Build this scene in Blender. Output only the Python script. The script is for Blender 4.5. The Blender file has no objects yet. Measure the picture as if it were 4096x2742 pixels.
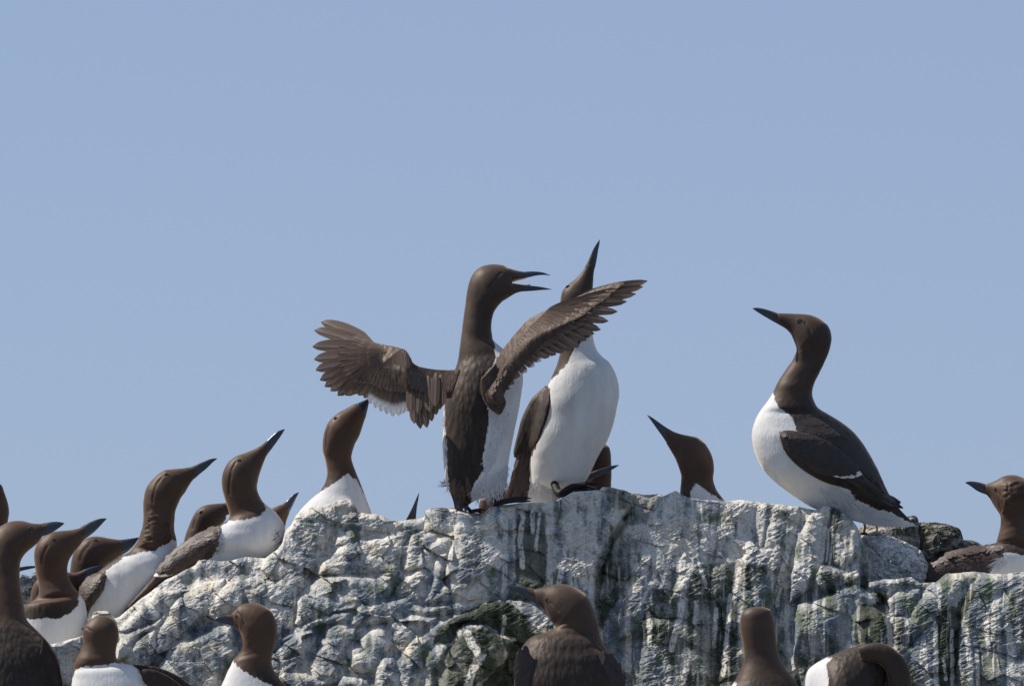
import bpy, bmesh, math, random
import numpy as np
from mathutils import Vector
from mathutils.bvhtree import BVHTree
random.seed(7); np.random.seed(7)
scene = bpy.context.scene
COL = scene.collection

# ------------------------------------------------------------------ camera
LENS = 389.0; DIST = 20.0; TILT = math.radians(4.0); CAMZ = 24.0
FPX = 1024*LENS/36.0
S = DIST/FPX                                   # metres per unit of the tracing plane
cam_d = bpy.data.cameras.new('camera'); cam = bpy.data.objects.new('camera', cam_d)
COL.objects.link(cam); scene.camera = cam
cam_d.lens = LENS; cam_d.sensor_width = 36; cam_d.clip_start = 0.1; cam_d.clip_end = 20000
cam.location = (0, -DIST, CAMZ); cam.rotation_euler = (math.pi/2+TILT, 0, 0)

# ------------------------------------------------------------------ sky + sun
SUN = Vector((-0.60, 0.13, 0.76)).normalized()
elev = math.asin(SUN.z); az = math.atan2(SUN.x, SUN.y)
w = bpy.data.worlds.new("World"); scene.world = w; w.use_nodes = True
nt = w.node_tree; nt.nodes.clear()
sky = nt.nodes.new('ShaderNodeTexSky'); sky.sky_type = 'NISHITA'; sky.sun_disc = False
sky.sun_elevation = elev; sky.sun_rotation = az
sky.altitude = 1500; sky.air_density = 0.8; sky.dust_density = 2.5; sky.ozone_density = 4.0
tint = nt.nodes.new('ShaderNodeMix'); tint.data_type = 'RGBA'; tint.blend_type = 'MULTIPLY'
tint.inputs[0].default_value = 1.0; tint.inputs[7].default_value = (1.175, 1.06, 1.085, 1)
bg = nt.nodes.new('ShaderNodeBackground'); bg.inputs[1].default_value = 0.099
wo = nt.nodes.new('ShaderNodeOutputWorld')
nt.links.new(sky.outputs[0], tint.inputs[6]); sky_mix = nt.nodes.new('ShaderNodeMix'); sky_mix.data_type = 'RGBA'; sky_mix.inputs[0].default_value = 0.5; sky_mix.inputs[7].default_value = (3.34, 4.42, 6.35, 1)   # constant blue mixed in to flatten the sky's brightness gradient
nt.links.new(tint.outputs[2], sky_mix.inputs[6]); nt.links.new(sky_mix.outputs[2], bg.inputs[0]); nt.links.new(bg.outputs[0], wo.inputs[0])
sd = bpy.data.lights.new('sun', 'SUN'); sd.energy = 5.0; sd.angle = math.radians(0.53); sd.color = (1.0, 0.945, 0.87)
so = bpy.data.objects.new('sun', sd); COL.objects.link(so)
so.rotation_euler = SUN.to_track_quat('Z', 'Y').to_euler(); so.location = (-5, 0, 40)
scene.view_settings.view_transform = 'Standard'; scene.view_settings.look = 'None'
scene.view_settings.exposure = 0.0; scene.view_settings.gamma = 1.0
scene.render.resolution_x = 1024; scene.render.resolution_y = 685
scene.render.engine = 'CYCLES'

# ------------------------------------------------------------------ tracing units -> metres
ct, st = math.cos(TILT), math.sin(TILT)
def W(p):
    """(x, depth, y) in tracing units -> world metres (array n x 3)"""
    p = np.asarray(p, dtype=np.float64)
    u = (p[..., 0]-512)/FPX; v = (342.5-p[..., 2])/FPX
    s = (p[..., 1]*S+DIST)/(ct-v*st)
    return np.stack([s*u, p[..., 1]*S, CAMZ+s*(st+v*ct)], -1)
CF=(0,0,.43723); C1=(300,225,.13396); C2=(425,225,.19128); C3=(725,295,.15941); C4=(0,460,.14380)
C5=(112.5,390,.11799); C6=(425,460,.14378); C7=(625,410,.17575); C8=(800,460,.14377); C9=(50,575,.11737)
C10=(275,487.5,.12626); C11=(462.5,250,.04268); C12=(737.5,300,.048015); C13=(437.5,475,.080026)
def cv(C, pts):
    a = np.array(pts, dtype=float).reshape(-1, 2)
    return a*C[2]+np.array([C[0], C[1]])

# ------------------------------------------------------------------ noise
_perm = np.random.RandomState(3).permutation(512)
_perm = np.concatenate([_perm, _perm]).astype(np.int64)
_gr = np.random.RandomState(5).normal(size=(512, 3)); _gr /= np.linalg.norm(_gr, axis=1)[:, None]
def perlin(x, y, z=0.0):
    x, y, z = np.broadcast_arrays(np.asarray(x, float), np.asarray(y, float), np.asarray(z, float))
    xi, yi, zi = np.floor(x).astype(np.int64), np.floor(y).astype(np.int64), np.floor(z).astype(np.int64)
    xf, yf, zf = x-xi, y-yi, z-zi
    f = lambda t: t*t*t*(t*(t*6-15)+10)
    u, v, ww = f(xf), f(yf), f(zf)
    out = 0
    for dx in (0, 1):
        for dy in (0, 1):
            for dz in (0, 1):
                h = _perm[(_perm[(_perm[(xi+dx) & 511]+yi+dy) & 511]+zi+dz) & 511]
                g = _gr[h]
                d = g[..., 0]*(xf-dx)+g[..., 1]*(yf-dy)+g[..., 2]*(zf-dz)
                out = out+d*(u if dx else 1-u)*(v if dy else 1-v)*(ww if dz else 1-ww)
    return out
def fbm(x, y, z=0.0, o=4, r=0.5):
    a, t, f = 1.0, 0, 1.0
    for i in range(o):
        t = t+a*perlin(np.asarray(x)*f+17*i, np.asarray(y)*f+5*i, np.asarray(z)*f+i*3.1); a *= r; f *= 2.03
    return t
def ridged(x, y, z=0.0, o=4, r=0.55):
    a, t, f = 1.0, 0, 1.0
    for i in range(o):
        t = t+a*(1-2.2*np.abs(perlin(np.asarray(x)*f+11*i, np.asarray(y)*f+7*i, np.asarray(z)*f+i*2.3))); a *= r; f *= 2.1
    return t
def worley(x, y, seed=0):
    xi, yi = np.floor(x).astype(np.int64), np.floor(y).astype(np.int64)
    f1 = np.full(x.shape, 9.0); f2 = f1.copy(); ox = f1*0; oy = f1*0; cid = np.zeros(x.shape, np.int64)
    for dx in (-1, 0, 1):
        for dy in (-1, 0, 1):
            cx, cy = xi+dx, yi+dy
            h = _perm[(_perm[(cx+seed) & 511]+cy) & 511]
            jx = (_gr[h, 0]*.45+.5); jy = (_gr[h, 1]*.45+.5)
            ax, ay = x-cx-jx, y-cy-jy; d = np.hypot(ax, ay)
            m = d < f1; ox = np.where(m, ax, ox); oy = np.where(m, ay, oy)
            f2 = np.where(m, f1, np.minimum(f2, d)); cid = np.where(m, h, cid); f1 = np.where(m, d, f1)
    worley.off = (ox, oy)
    return f1, f2, cid
def smooth(a, b, x):
    t = np.clip((x-a)/(b-a), 0, 1); return t*t*(3-2*t)
def seg_dist(x, y, poly, closed=True):
    n = len(poly); best = np.full(x.shape, 1e9); inside = np.zeros(x.shape, bool)
    for i in range(n if closed else n-1):
        ax, ay = poly[i]; bx, by = poly[(i+1) % n]
        dx, dy = bx-ax, by-ay; L = dx*dx+dy*dy+1e-9
        t = np.clip(((x-ax)*dx+(y-ay)*dy)/L, 0, 1)
        best = np.minimum(best, np.hypot(x-ax-t*dx, y-ay-t*dy))
        if closed:
            c = ((ay > y) != (by > y)); inside ^= c & (x < (bx-ax)*(y-ay)/((by-ay) if by != ay else 1e-9)+ax)
    return np.where(inside, best, -best) if closed else best
def catmull(P, n):
    """resample polyline P (k x m) to n points per span with a Catmull-Rom curve"""
    P = np.asarray(P, float); Q = np.vstack([2*P[0]-P[1], P, 2*P[-1]-P[-2]]); out = []
    for i in range(len(P)-1):
        p0, p1, p2, p3 = Q[i:i+4]
        for t in np.linspace(0, 1, n, endpoint=False):
            out.append(.5*((2*p1)+(-p0+p2)*t+(2*p0-5*p1+4*p2-p3)*t*t+(-p0+3*p1-3*p2+p3)*t**3))
    out.append(P[-1]); return np.array(out)

# ------------------------------------------------------------------ materials
def mat(name, rough=.8, spec=.3):
    m = bpy.data.materials.new(name); m.use_nodes = True
    n = m.node_tree.nodes; b = n['Principled BSDF']
    b.inputs['Roughness'].default_value = rough; b.inputs['Specular IOR Level'].default_value = spec
    return m, m.node_tree, b
def N(t, typ, **kw):
    n = t.nodes.new(typ)
    for k, v in kw.items(): setattr(n, k, v)
    return n
def mixc(t, a, b, f, mode='MIX'):
    n = N(t, 'ShaderNodeMix', data_type='RGBA', blend_type=mode)
    for i, v in ((6, a), (7, b), (0, f)):
        if isinstance(v, (tuple, float, int)): n.inputs[i].default_value = v
        else: t.links.new(v, n.inputs[i])
    return n.outputs[2]
def mth(t, op, a, b=None, c=None):
    n = N(t, 'ShaderNodeMath', operation=op)
    for i, v in enumerate((a, b, c)):
        if v is None: continue
        if isinstance(v, (float, int)): n.inputs[i].default_value = v
        else: t.links.new(v, n.inputs[i])
    return n.outputs[0]
def attr(t, nm): 
    return N(t, 'ShaderNodeAttribute', attribute_name=nm).outputs
def noise(t, scale, vec=None, detail=4, rough=.55, stretch=None):
    n = N(t, 'ShaderNodeTexNoise'); n.inputs['Scale'].default_value = scale
    n.inputs['Detail'].default_value = detail; n.inputs['Roughness'].default_value = rough
    tc = N(t, 'ShaderNodeTexCoord')
    if stretch:
        mp = N(t, 'ShaderNodeMapping'); mp.inputs['Scale'].default_value = stretch
        t.links.new(tc.outputs['Object'], mp.inputs[0]); t.links.new(mp.outputs[0], n.inputs['Vector'])
    else: t.links.new(tc.outputs['Object'], n.inputs['Vector'])
    return n.outputs[0]
def bump(t, b, h, strength, dist, prev=None):
    n = N(t, 'ShaderNodeBump'); n.inputs['Strength'].default_value = strength; n.inputs['Distance'].default_value = dist
    t.links.new(h, n.inputs['Height'])
    if prev is not None: t.links.new(prev, n.inputs['Normal'])
    t.links.new(n.outputs[0], b.inputs['Normal']); return n.outputs[0]
def ramp(t, f, stops):
    r = N(t, 'ShaderNodeValToRGB'); t.links.new(f, r.inputs[0]); e = r.color_ramp.elements
    while len(e) < len(stops): e.new(.5)
    for i, (p, c) in enumerate(stops): e[i].position = p; e[i].color = c
    return r.outputs[0]

WHITE = (.80, .79, .77, 1)
def plumage(name, warm, dark, rough=.56, bstr=.6, sheen=.55, white=WHITE):
    m, t, b = mat(name, rough, .42)
    b.inputs['Specular Tint'].default_value = (1, .82, .68, 1)
    n1 = noise(t, 55, stretch=(1, 1, .45)); n2 = noise(t, 260, detail=3, stretch=(1, 1, .35)); n3 = noise(t, 18)
    br = mixc(t, dark, warm, attr(t, 'warm')[2])
    br = mixc(t, br, mixc(t, br, (1.35, 1.28, 1.2, 1), 1.0, 'MULTIPLY'), n1)
    br = mixc(t, br, mixc(t, br, (.72, .72, .74, 1), 1.0, 'MULTIPLY'), n2)
    vo = N(t, 'ShaderNodeTexVoronoi'); vo.inputs['Scale'].default_value = 120; vo.feature = 'SMOOTH_F1'; vo.inputs['Smoothness'].default_value = .35
    tcv = N(t, 'ShaderNodeTexCoord'); mpv = N(t, 'ShaderNodeMapping'); mpv.inputs['Scale'].default_value = (1, 1, .42); t.links.new(tcv.outputs['Object'], mpv.inputs[0]); t.links.new(mpv.outputs[0], vo.inputs['Vector'])
    sc_ = mth(t, 'SUBTRACT', 1.0, attr(t, 'warm')[2])
    br = mixc(t, br, ramp(t, vo.outputs['Distance'], [(.05, (1.45, 1.38, 1.3, 1)), (.55, (.62, .62, .64, 1))]), mth(t, 'MULTIPLY', sc_, .8), 'MULTIPLY')
    br = mixc(t, br, ramp(t, n3, [(.35, (.80, .80, .84, 1)), (.62, (1.2, 1.15, 1.1, 1))]), 1.0, 'MULTIPLY')
    wh = mixc(t, white, (white[0]*.86, white[1]*.85, white[2]*.82, 1), n1)
    wh = mixc(t, wh, (white[0]*.93, white[1]*.86, white[2]*.72, 1), mth(t, 'MULTIPLY', n3, attr(t, 'soil')[2]))
    wh = mixc(t, wh, ramp(t, noise(t, 30, detail=5, rough=.65, stretch=(1, 1, .3)), [(.36, (.80, .81, .84, 1)), (.6, (1, 1, 1, 1))]), .8, 'MULTIPLY')
    d = mth(t, 'ADD', attr(t, 'mask')[2], mth(t, 'MULTIPLY', mth(t, 'SUBTRACT', noise(t, 130, detail=5, rough=.7, stretch=(1, 1, .4)), .5), 9.0))
    f = N(t, 'ShaderNodeMapRange'); f.inputs[1].default_value = -.45; f.inputs[2].default_value = .45
    t.links.new(d, f.inputs[0])
    c = mixc(t, br, wh, f.outputs[0]); t.links.new(c, b.inputs['Base Color'])
    b.inputs['Sheen Weight'].default_value = sheen; b.inputs['Sheen Roughness'].default_value = .38
    b.inputs['Sheen Tint'].default_value = (.95, .66, .46, 1)
    rr = N(t, 'ShaderNodeMapRange'); rr.inputs[3].default_value = rough; rr.inputs[4].default_value = .85; t.links.new(f.outputs[0], rr.inputs[0]); t.links.new(rr.outputs[0], b.inputs['Roughness'])
    k_ = mth(t, 'ADD', mth(t, 'MULTIPLY', f.outputs[0], .25), mth(t, 'SUBTRACT', .55, mth(t, 'MULTIPLY', attr(t, 'warm')[2], .43)))
    p = bump(t, b, mth(t, 'MULTIPLY', n1, mth(t, 'MULTIPLY', k_, .4)), bstr*.7, .0025); p = bump(t, b, mth(t, 'MULTIPLY', n2, k_), bstr, .0015, p); bump(t, b, mth(t, 'MULTIPLY', mth(t, 'MULTIPLY', vo.outputs['Distance'], sc_), mth(t, 'SUBTRACT', 1.0, f.outputs[0])), .5, -.0025, p)
    return m
WARM = (.060, .035, .023, 1); DARK = (.019, .016, .016, 1)
M_PL = plumage('plumage', WARM, DARK)
M_PLC = plumage('plumage_cool', (.045, .030, .023, 1), (.023, .018, .017, 1))
M_PLK = plumage('plumage_back', (.050, .031, .023, 1), (.023, .018, .018, 1), bstr=.5)
M_PLW = plumage('plumage_wing', (.08, .052, .04, 1), (.075, .050, .039, 1), bstr=.5)
def feather_mat(name, c1, c2, pale, sheen=.2, rough=.5, trans=0):
    m, t, b = mat(name, rough, .35)
    v = attr(t, 'tint')[2]; u = attr(t, 'across')[2]; wmask = attr(t, 'mask')[2]
    c = mixc(t, c1, c2, v)
    c = mixc(t, c, mixc(t, c, (.6, .6, .62, 1), 1.0, 'MULTIPLY'), noise(t, 300, stretch=(1, 1, .5)))
    sh = ramp(t, u, [(.0, (1, 1, 1, 1)), (.10, (0, 0, 0, 1)), (.88, (0, 0, 0, 1)), (1, (.5, .5, .5, 1))])
    c = mixc(t, c, pale, mth(t, 'MULTIPLY', sh, .6))
    c = mixc(t, c, WHITE, wmask)
    t.links.new(c, b.inputs['Base Color'])
    b.inputs['Sheen Weight'].default_value = sheen; b.inputs['Sheen Tint'].default_value = (.95, .8, .7, 1)
    bump(t, b, noise(t, 500, stretch=(1, 1, .4)), .3, .0005)
    if trans:
        tr = N(t, 'ShaderNodeBsdfTranslucent'); t.links.new(c, tr.inputs[0]); mx = N(t, 'ShaderNodeMixShader'); mx.inputs[0].default_value = trans
        out = [n for n in t.nodes if n.type == 'OUTPUT_MATERIAL'][0]
        t.links.new(b.outputs[0], mx.inputs[1]); t.links.new(tr.outputs[0], mx.inputs[2]); t.links.new(mx.outputs[0], out.inputs[0])
    return m
M_FEA = feather_mat('feather_brown', (.19, .125, .090, 1), (.31, .215, .160, 1), (.60, .50, .42, 1), trans=.5)
M_BACK = feather_mat('feather_dark', (.034, .026, .024, 1), (.052, .037, .031, 1), (.08, .058, .047, 1))
M_PLF = feather_mat('feather_fine', (.040, .028, .022, 1), (.056, .038, .029, 1), (.06, .042, .033, 1), sheen=.4, rough=.6)
M_BRN = feather_mat('feather_mid', (.062, .038, .029, 1), (.098, .060, .045, 1), (.15, .098, .075, 1))
M_FLUFF = feather_mat('feather_white', (.72, .71, .69, 1), (.84, .82, .80, 1), (.86, .86, .84, 1))
def simple(name, c, rough, spec=.5, coat=0, bs=.15):
    m, t, b = mat(name, rough, spec)
    n1 = noise(t, 140); cc = mixc(t, c, (c[0]*.6, c[1]*.6, c[2]*.6, 1), n1)
    t.links.new(cc, b.inputs['Base Color']); b.inputs['Coat Weight'].default_value = coat
    bump(t, b, noise(t, 220), bs, .0006); return m
M_EYE = simple('eye_black', (.006, .005, .006, 1), .06, .8, 1, 0)
M_LID = simple('eyelid', (.09, .055, .04, 1), .6)
M_FOOT = simple('foot_skin', (.020, .016, .017, 1), .6, .25, 0, .5)
M_LEG = simple('leg_skin', (.30, .22, .10, 1), .6, .3, 0, .4)
M_ORANGE = simple('mouth_orange', (.95, .36, .04, 1), .4)
def bill_mat():
    m, t, b = mat('bill_horn', .28, .55)
    n1 = noise(t, 90)
    hb = mixc(t, (.022, .027, .038, 1), (.050, .058, .075, 1), n1)
    br = mixc(t, (.06, .036, .026, 1), (.08, .05, .035, 1), n1)
    f = N(t, 'ShaderNodeMapRange'); f.inputs[1].default_value = -.6; f.inputs[2].default_value = .6
    t.links.new(attr(t, 'mask')[2], f.inputs[0])
    t.links.new(mixc(t, hb, br, f.outputs[0]), b.inputs['Base Color'])
    r = N(t, 'ShaderNodeMapRange'); r.inputs[3].default_value = .27; r.inputs[4].default_value = .75
    t.links.new(f.outputs[0], r.inputs[0]); t.links.new(r.outputs[0], b.inputs['Roughness'])
    bump(t, b, noise(t, 160, stretch=(.5, 1, 1)), .25, .0006)
    return m
M_BILL = bill_mat()

# ------------------------------------------------------------------ mesh output
def make_mesh(name, V, F, material, parent=None, origin=(0, 0, 0), attrs=None, sm=True, recalc=True):
    V = W(V)-np.array(origin)
    me = bpy.data.meshes.new(name); me.from_pydata(V.tolist(), [], F); me.update()
    if recalc:
        bm = bmesh.new(); bm.from_mesh(me); bmesh.ops.recalc_face_normals(bm, faces=bm.faces); bm.to_mesh(me); bm.free()
    if sm: me.polygons.foreach_set('use_smooth', [True]*len(me.polygons))
    for k, v in (attrs or {}).items():
        a = me.attributes.new(k, 'FLOAT', 'POINT'); a.data.foreach_set('value', np.asarray(v, np.float32))
    me.materials.append(material)
    o = bpy.data.objects.new(name, me); COL.objects.link(o)
    if parent is not None: o.parent = parent
    else: o.location = origin
    return o
def tag(o, label=None, cat=None, group=None, kind=None):
    for k, v in (('label', label), ('category', cat), ('group', group), ('kind', kind)):
        if v: o[k] = v
def origin_of(o): return tuple(o['_org'])

def ring_grid(nr, ns, closed_ends=True):
    F = []
    for i in range(nr-1):
        for j in range(ns):
            a = i*ns+j; b = i*ns+(j+1) % ns
            F.append((a, b, b+ns, a+ns))
    if closed_ends:
        F += [(nr*ns, (j+1) % ns, j) for j in range(ns)]
        F += [(nr*ns+1, (nr-1)*ns+j, (nr-1)*ns+(j+1) % ns) for j in range(ns)]
    return F
def loft(C, ribs, dc=0.0, ratio=.8, ns=56, n=6, thin=None, rough=0.12):
    """ribs: (ax, ay, bx, by[, ratio[, depth offset]]) - the two silhouette points of each cross section"""
    A = cv(C, [r[:2] for r in ribs]); B = cv(C, [r[2:4] for r in ribs])
    rt = []; dz = []; last = ratio
    for r in ribs:
        if len(r) > 4 and r[4]: last = r[4]
        rt.append(last); dz.append(r[5] if len(r) > 5 else None)
    # fill depth offsets
    known = [(i, z) for i, z in enumerate(dz) if z is not None] or [(0, 0.0)]
    dz = np.interp(range(len(ribs)), [k[0] for k in known], [k[1] for k in known])
    A = catmull(A, n); B = catmull(B, n)
    rt = np.interp(np.linspace(0, len(ribs)-1, len(A)), range(len(ribs)), rt)
    dz = catmull(dz[:, None], n)[:, 0]
    c = (A+B)/2; h = (B-A)/2; hw = np.linalg.norm(h, axis=1)
    tg = np.gradient(c, axis=0); tg /= np.linalg.norm(tg, axis=1)[:, None]+1e-9
    hn = h/(hw[:, None]+1e-9)
    perp = np.abs(hn[:, 0]*tg[:, 1]-hn[:, 1]*tg[:, 0])
    th = hw*np.clip(perp, .45, 1)*rt
    k = np.array([1, 4, 7, 10, 7, 4, 1.]); k /= k.sum()
    tp = np.pad(th, 3, mode='edge'); ths = np.convolve(tp, k, 'valid')
    wgt = smooth(0, 10, np.minimum(np.arange(len(th)), np.arange(len(th))[::-1])); th = th*(1-wgt)+ths*wgt
    ang = np.linspace(0, 2*math.pi, ns, endpoint=False)
    ca, sa = np.cos(ang), np.sin(ang)
    e = 0.92
    ca_ = np.sign(ca)*np.abs(ca)**e; sa_ = np.sign(sa)*np.abs(sa)**e
    P = np.zeros((len(A), ns, 3))
    P[:, :, 0] = c[:, 0, None]+h[:, 0, None]*ca_; P[:, :, 2] = c[:, 1, None]+h[:, 1, None]*ca_
    P[:, :, 1] = dc+dz[:, None]+th[:, None]*sa_
    if rough:
        nn = fbm(P[..., 0]*.12, P[..., 1]*.12, P[..., 2]*.12, 3)
        amp = rough*np.clip(hw/8, 0, 2.5)[:, None]
        ctr = np.stack([c[:, 0], dc+dz, c[:, 1]], -1)[:, None, :]
        dirv = P-ctr; L = np.linalg.norm(dirv, axis=2, keepdims=True)+1e-6
        P += dirv/L*(nn*amp)[..., None]
    V = P.reshape(-1, 3)
    c0 = P[0].mean(0); c1 = P[-1].mean(0)
    V = np.vstack([V, c0, c1])
    return V, ring_grid(len(A), ns), len(A)
def bvh(V, F):
    return BVHTree.FromPolygons([tuple(v) for v in V], F)
def hit(t, x, y, side=-1):
    r = t.ray_cast(Vector((x, 3000*side, y)), Vector((0, -side, 0)))
    return r[0].y if r[0] is not None else None
# ================================================================== bird builders
def mask_of(V, polys):
    m = np.full(len(V), -8.0)
    for C, p in polys:
        q = cv(C, p); m = np.maximum(m, np.clip(seg_dist(V[:, 0], V[:, 2], q), -8, 8))
    return m
def tube(pts, rad, ns=12, n=5):
    P = catmull(np.array(pts, float), n); R = np.interp(np.linspace(0, len(rad)-1, len(P)), range(len(rad)), rad)
    T = np.gradient(P, axis=0); T /= np.linalg.norm(T, axis=1)[:, None]+1e-9
    up = np.array([0, -1, 0.15]); V = []
    for p, t, r in zip(P, T, R):
        a = np.cross(t, up); a /= np.linalg.norm(a)+1e-9; b = np.cross(a, t)
        for k in range(ns):
            w_ = 2*math.pi*k/ns; V.append(p+r*(math.cos(w_)*a+math.sin(w_)*b))
    V = np.vstack([V, P[0], P[-1]]); return V, ring_grid(len(P), ns)
def merge(parts):
    V = []; F = []; o = 0
    for v, f in parts:
        V.append(v); F += [tuple(i+o for i in q) for q in f]; o += len(v)
    return np.vstack(V), F
def slab(points, th=.35):
    """thin closed sheet over an ordered ring of 3-D points"""
    P = np.array(points, float); n = len(P); c = P.mean(0)
    up = np.array([0, -th, 0]); V = np.vstack([P+up, P-up, c+up, c-up]); F = []
    for i in range(n):
        j = (i+1) % n; F += [(i, j, 2*n), (n+j, n+i, 2*n+1), (i, n+i, n+j, j)]
    return V, F
def ball(c, r, sq=(1, 1, 1), nr=14, ns=20):
    V = []
    for i in range(1, nr):
        t = math.pi*i/nr
        for j in range(ns):
            a = 2*math.pi*j/ns
            V.append((c[0]+r*sq[0]*math.sin(t)*math.cos(a), c[1]+r*sq[1]*math.sin(t)*math.sin(a), c[2]+r*sq[2]*math.cos(t)))
    V += [(c[0], c[1], c[2]+r*sq[2]), (c[0], c[1], c[2]-r*sq[2])]
    return np.array(V), ring_grid(nr-1, ns)
def foot(root, ankle, toes, r=1.5, leg_top=None, d=None):
    """ankle (x,d,y), toes list of (x,d,y) tips; webbed"""
    parts = []
    if leg_top is not None: parts.append(tube([leg_top, ((leg_top[0]+ankle[0])/2, (leg_top[1]+ankle[1])/2, (leg_top[2]+ankle[2])/2), ankle], [r*1.5, r*1.2, r*1.3]))
    a = np.array(ankle, float)
    for tp in toes:
        tp = np.array(tp, float); mid = a*.5+tp*.5+np.array([0, -.6, -1.0*r*.6]); m2 = a*.2+tp*.8+np.array([0, -.3, -.3])
        parts.append(tube([a, mid, m2, tp], [r*1.25, r*.9, r*.75, r*.15]))
    for p, q in zip(toes[:-1], toes[1:]):
        p = np.array(p, float); q = np.array(q, float)
        parts.append(slab([a, a*.5+p*.5, a*.12+p*.88, (a*.22+(p+q)/2*.78), a*.12+q*.88, a*.5+q*.5], .3))
    V, F = merge(parts)
    return make_mesh('foot', V, F, M_FOOT, root, root['_org'])

def scatter(root, name, surfs, C, poly, flow, count, length, width, lift=.5, material=None, avoid=None, jitter=.25, parent=None, side=-1, seed=1, tint=(0, 1), rows=4):
    """overlapping small feathers lying on the surface, merged in one mesh"""
    rs = np.random.RandomState(seed); q = cv(C, poly); lo, hi = q.min(0), q.max(0)
    V = []; F = []; T = []; A = []; M = []
    # regular staggered rows for an even coat
    area = abs(np.sum(q[:, 0]*np.roll(q[:, 1], -1)-q[:, 1]*np.roll(q[:, 0], -1)))/2
    step = math.sqrt(area/max(count, 1)); pts = []
    yy = lo[1]; k = 0
    while yy < hi[1]:
        xx = lo[0]+(k % 2)*step/2
        while xx < hi[0]:
            pts.append((xx+rs.uniform(-.35, .35)*step, yy+rs.uniform(-.35, .35)*step)); xx += step
        yy += step*.9; k += 1
    pts = np.array(pts); ins = seg_dist(pts[:, 0], pts[:, 1], q) > 0
    av = [cv(c_, p_) for c_, p_ in (avoid or [])]
    for a in av: ins &= seg_dist(pts[:, 0], pts[:, 1], a) < 0
    for (x, y) in pts[ins]:
        best = None
        for s in surfs:
            r = s.ray_cast(Vector((x, 3000*side, y)), Vector((0, -side, 0)))
            if r[0] is not None and (best is None or (r[0].y-best[0].y)*side > 0): best = r
        if best is None: continue
        nrm = best[1]; d0 = best[0].y
        if abs(nrm.y) < .42: continue
        ny = nrm.y if abs(nrm.y) > .3 else math.copysign(.3, nrm.y or -1)
        gx, gz = -nrm.x/ny, -nrm.z/ny
        f = flow(x, y) if callable(flow) else flow
        f = np.array(f, float); f /= np.linalg.norm(f); a = rs.normal()*jitter*.6
        f = np.array([f[0]*math.cos(a)-f[1]*math.sin(a), f[0]*math.sin(a)+f[1]*math.cos(a)]); g = np.array([-f[1], f[0]])
        L = length*rs.uniform(.8, 1.25); wd = width*rs.uniform(.85, 1.15); tn = rs.uniform(*tint); b0 = len(V)
        for i in range(rows+1):
            t = i/rows; ww = wd*(min(1, .45+1.6*t))*(1 if t < .7 else math.sqrt(max(0.02, 1-((t-.7)/.31)**2)))
            for u in (-1, -.5, 0, .5, 1):
                px = f*(t-.35)*L+g*u*ww; sl = min(max(gx*px[0]+gz*px[1], -L), L)
                dd = d0+sl+side*(.06+lift*t*t+.12*wd*(1-u*u)*.5)
                V.append((x+px[0], dd, y+px[1])); T.append(tn); A.append(abs(u)); M.append(0)
        for i in range(rows):
            for j in range(4):
                a0 = b0+i*5+j; F.append((a0, a0+1, a0+6, a0+5))
    if not V: return None
    o = make_mesh(name, np.array(V), F, material or M_BACK, parent or root, root['_org'], {'tint': T, 'across': A, 'mask': M}, recalc=False)
    return o

def big_feather(r, tp, w, bend=0.0, cup=.5, twist=.5, rows=12, white_tip=None, pt=.72):
    r = np.array(r, float); tp = np.array(tp, float); V = []; A = []; M = []
    d = tp-r; L = math.hypot(d[0], d[2]); f = np.array([d[0], 0, d[2]])/L; g = np.array([-f[2], 0, f[0]])
    us = (-1, -.55, -.12, 0, .12, .55, 1)
    for i in range(rows+1):
        t = i/rows; ww = w*min(1, .3+2.6*t)*(1 if t < pt else math.sqrt(max(.004, 1-((t-pt)/(1.002-pt))**2)))
        c = r+d*t+g*bend*math.sin(math.pi*t)*L
        for u in us:
            q = c+g*u*ww*(1.12 if u > 0 else .8)
            q = q+np.array([0, -cup*(1-u*u)+twist*u-(.25 if u == 0 else 0), 0])
            V.append(q); A.append(abs(u)); M.append(1.0 if (white_tip and t > white_tip) else 0.0)
    n = len(us)
    F = [(i*n+j, i*n+j+1, (i+1)*n+j+1, (i+1)*n+j) for i in range(rows) for j in range(n-1)]
    return np.array(V), F, A, M

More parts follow.
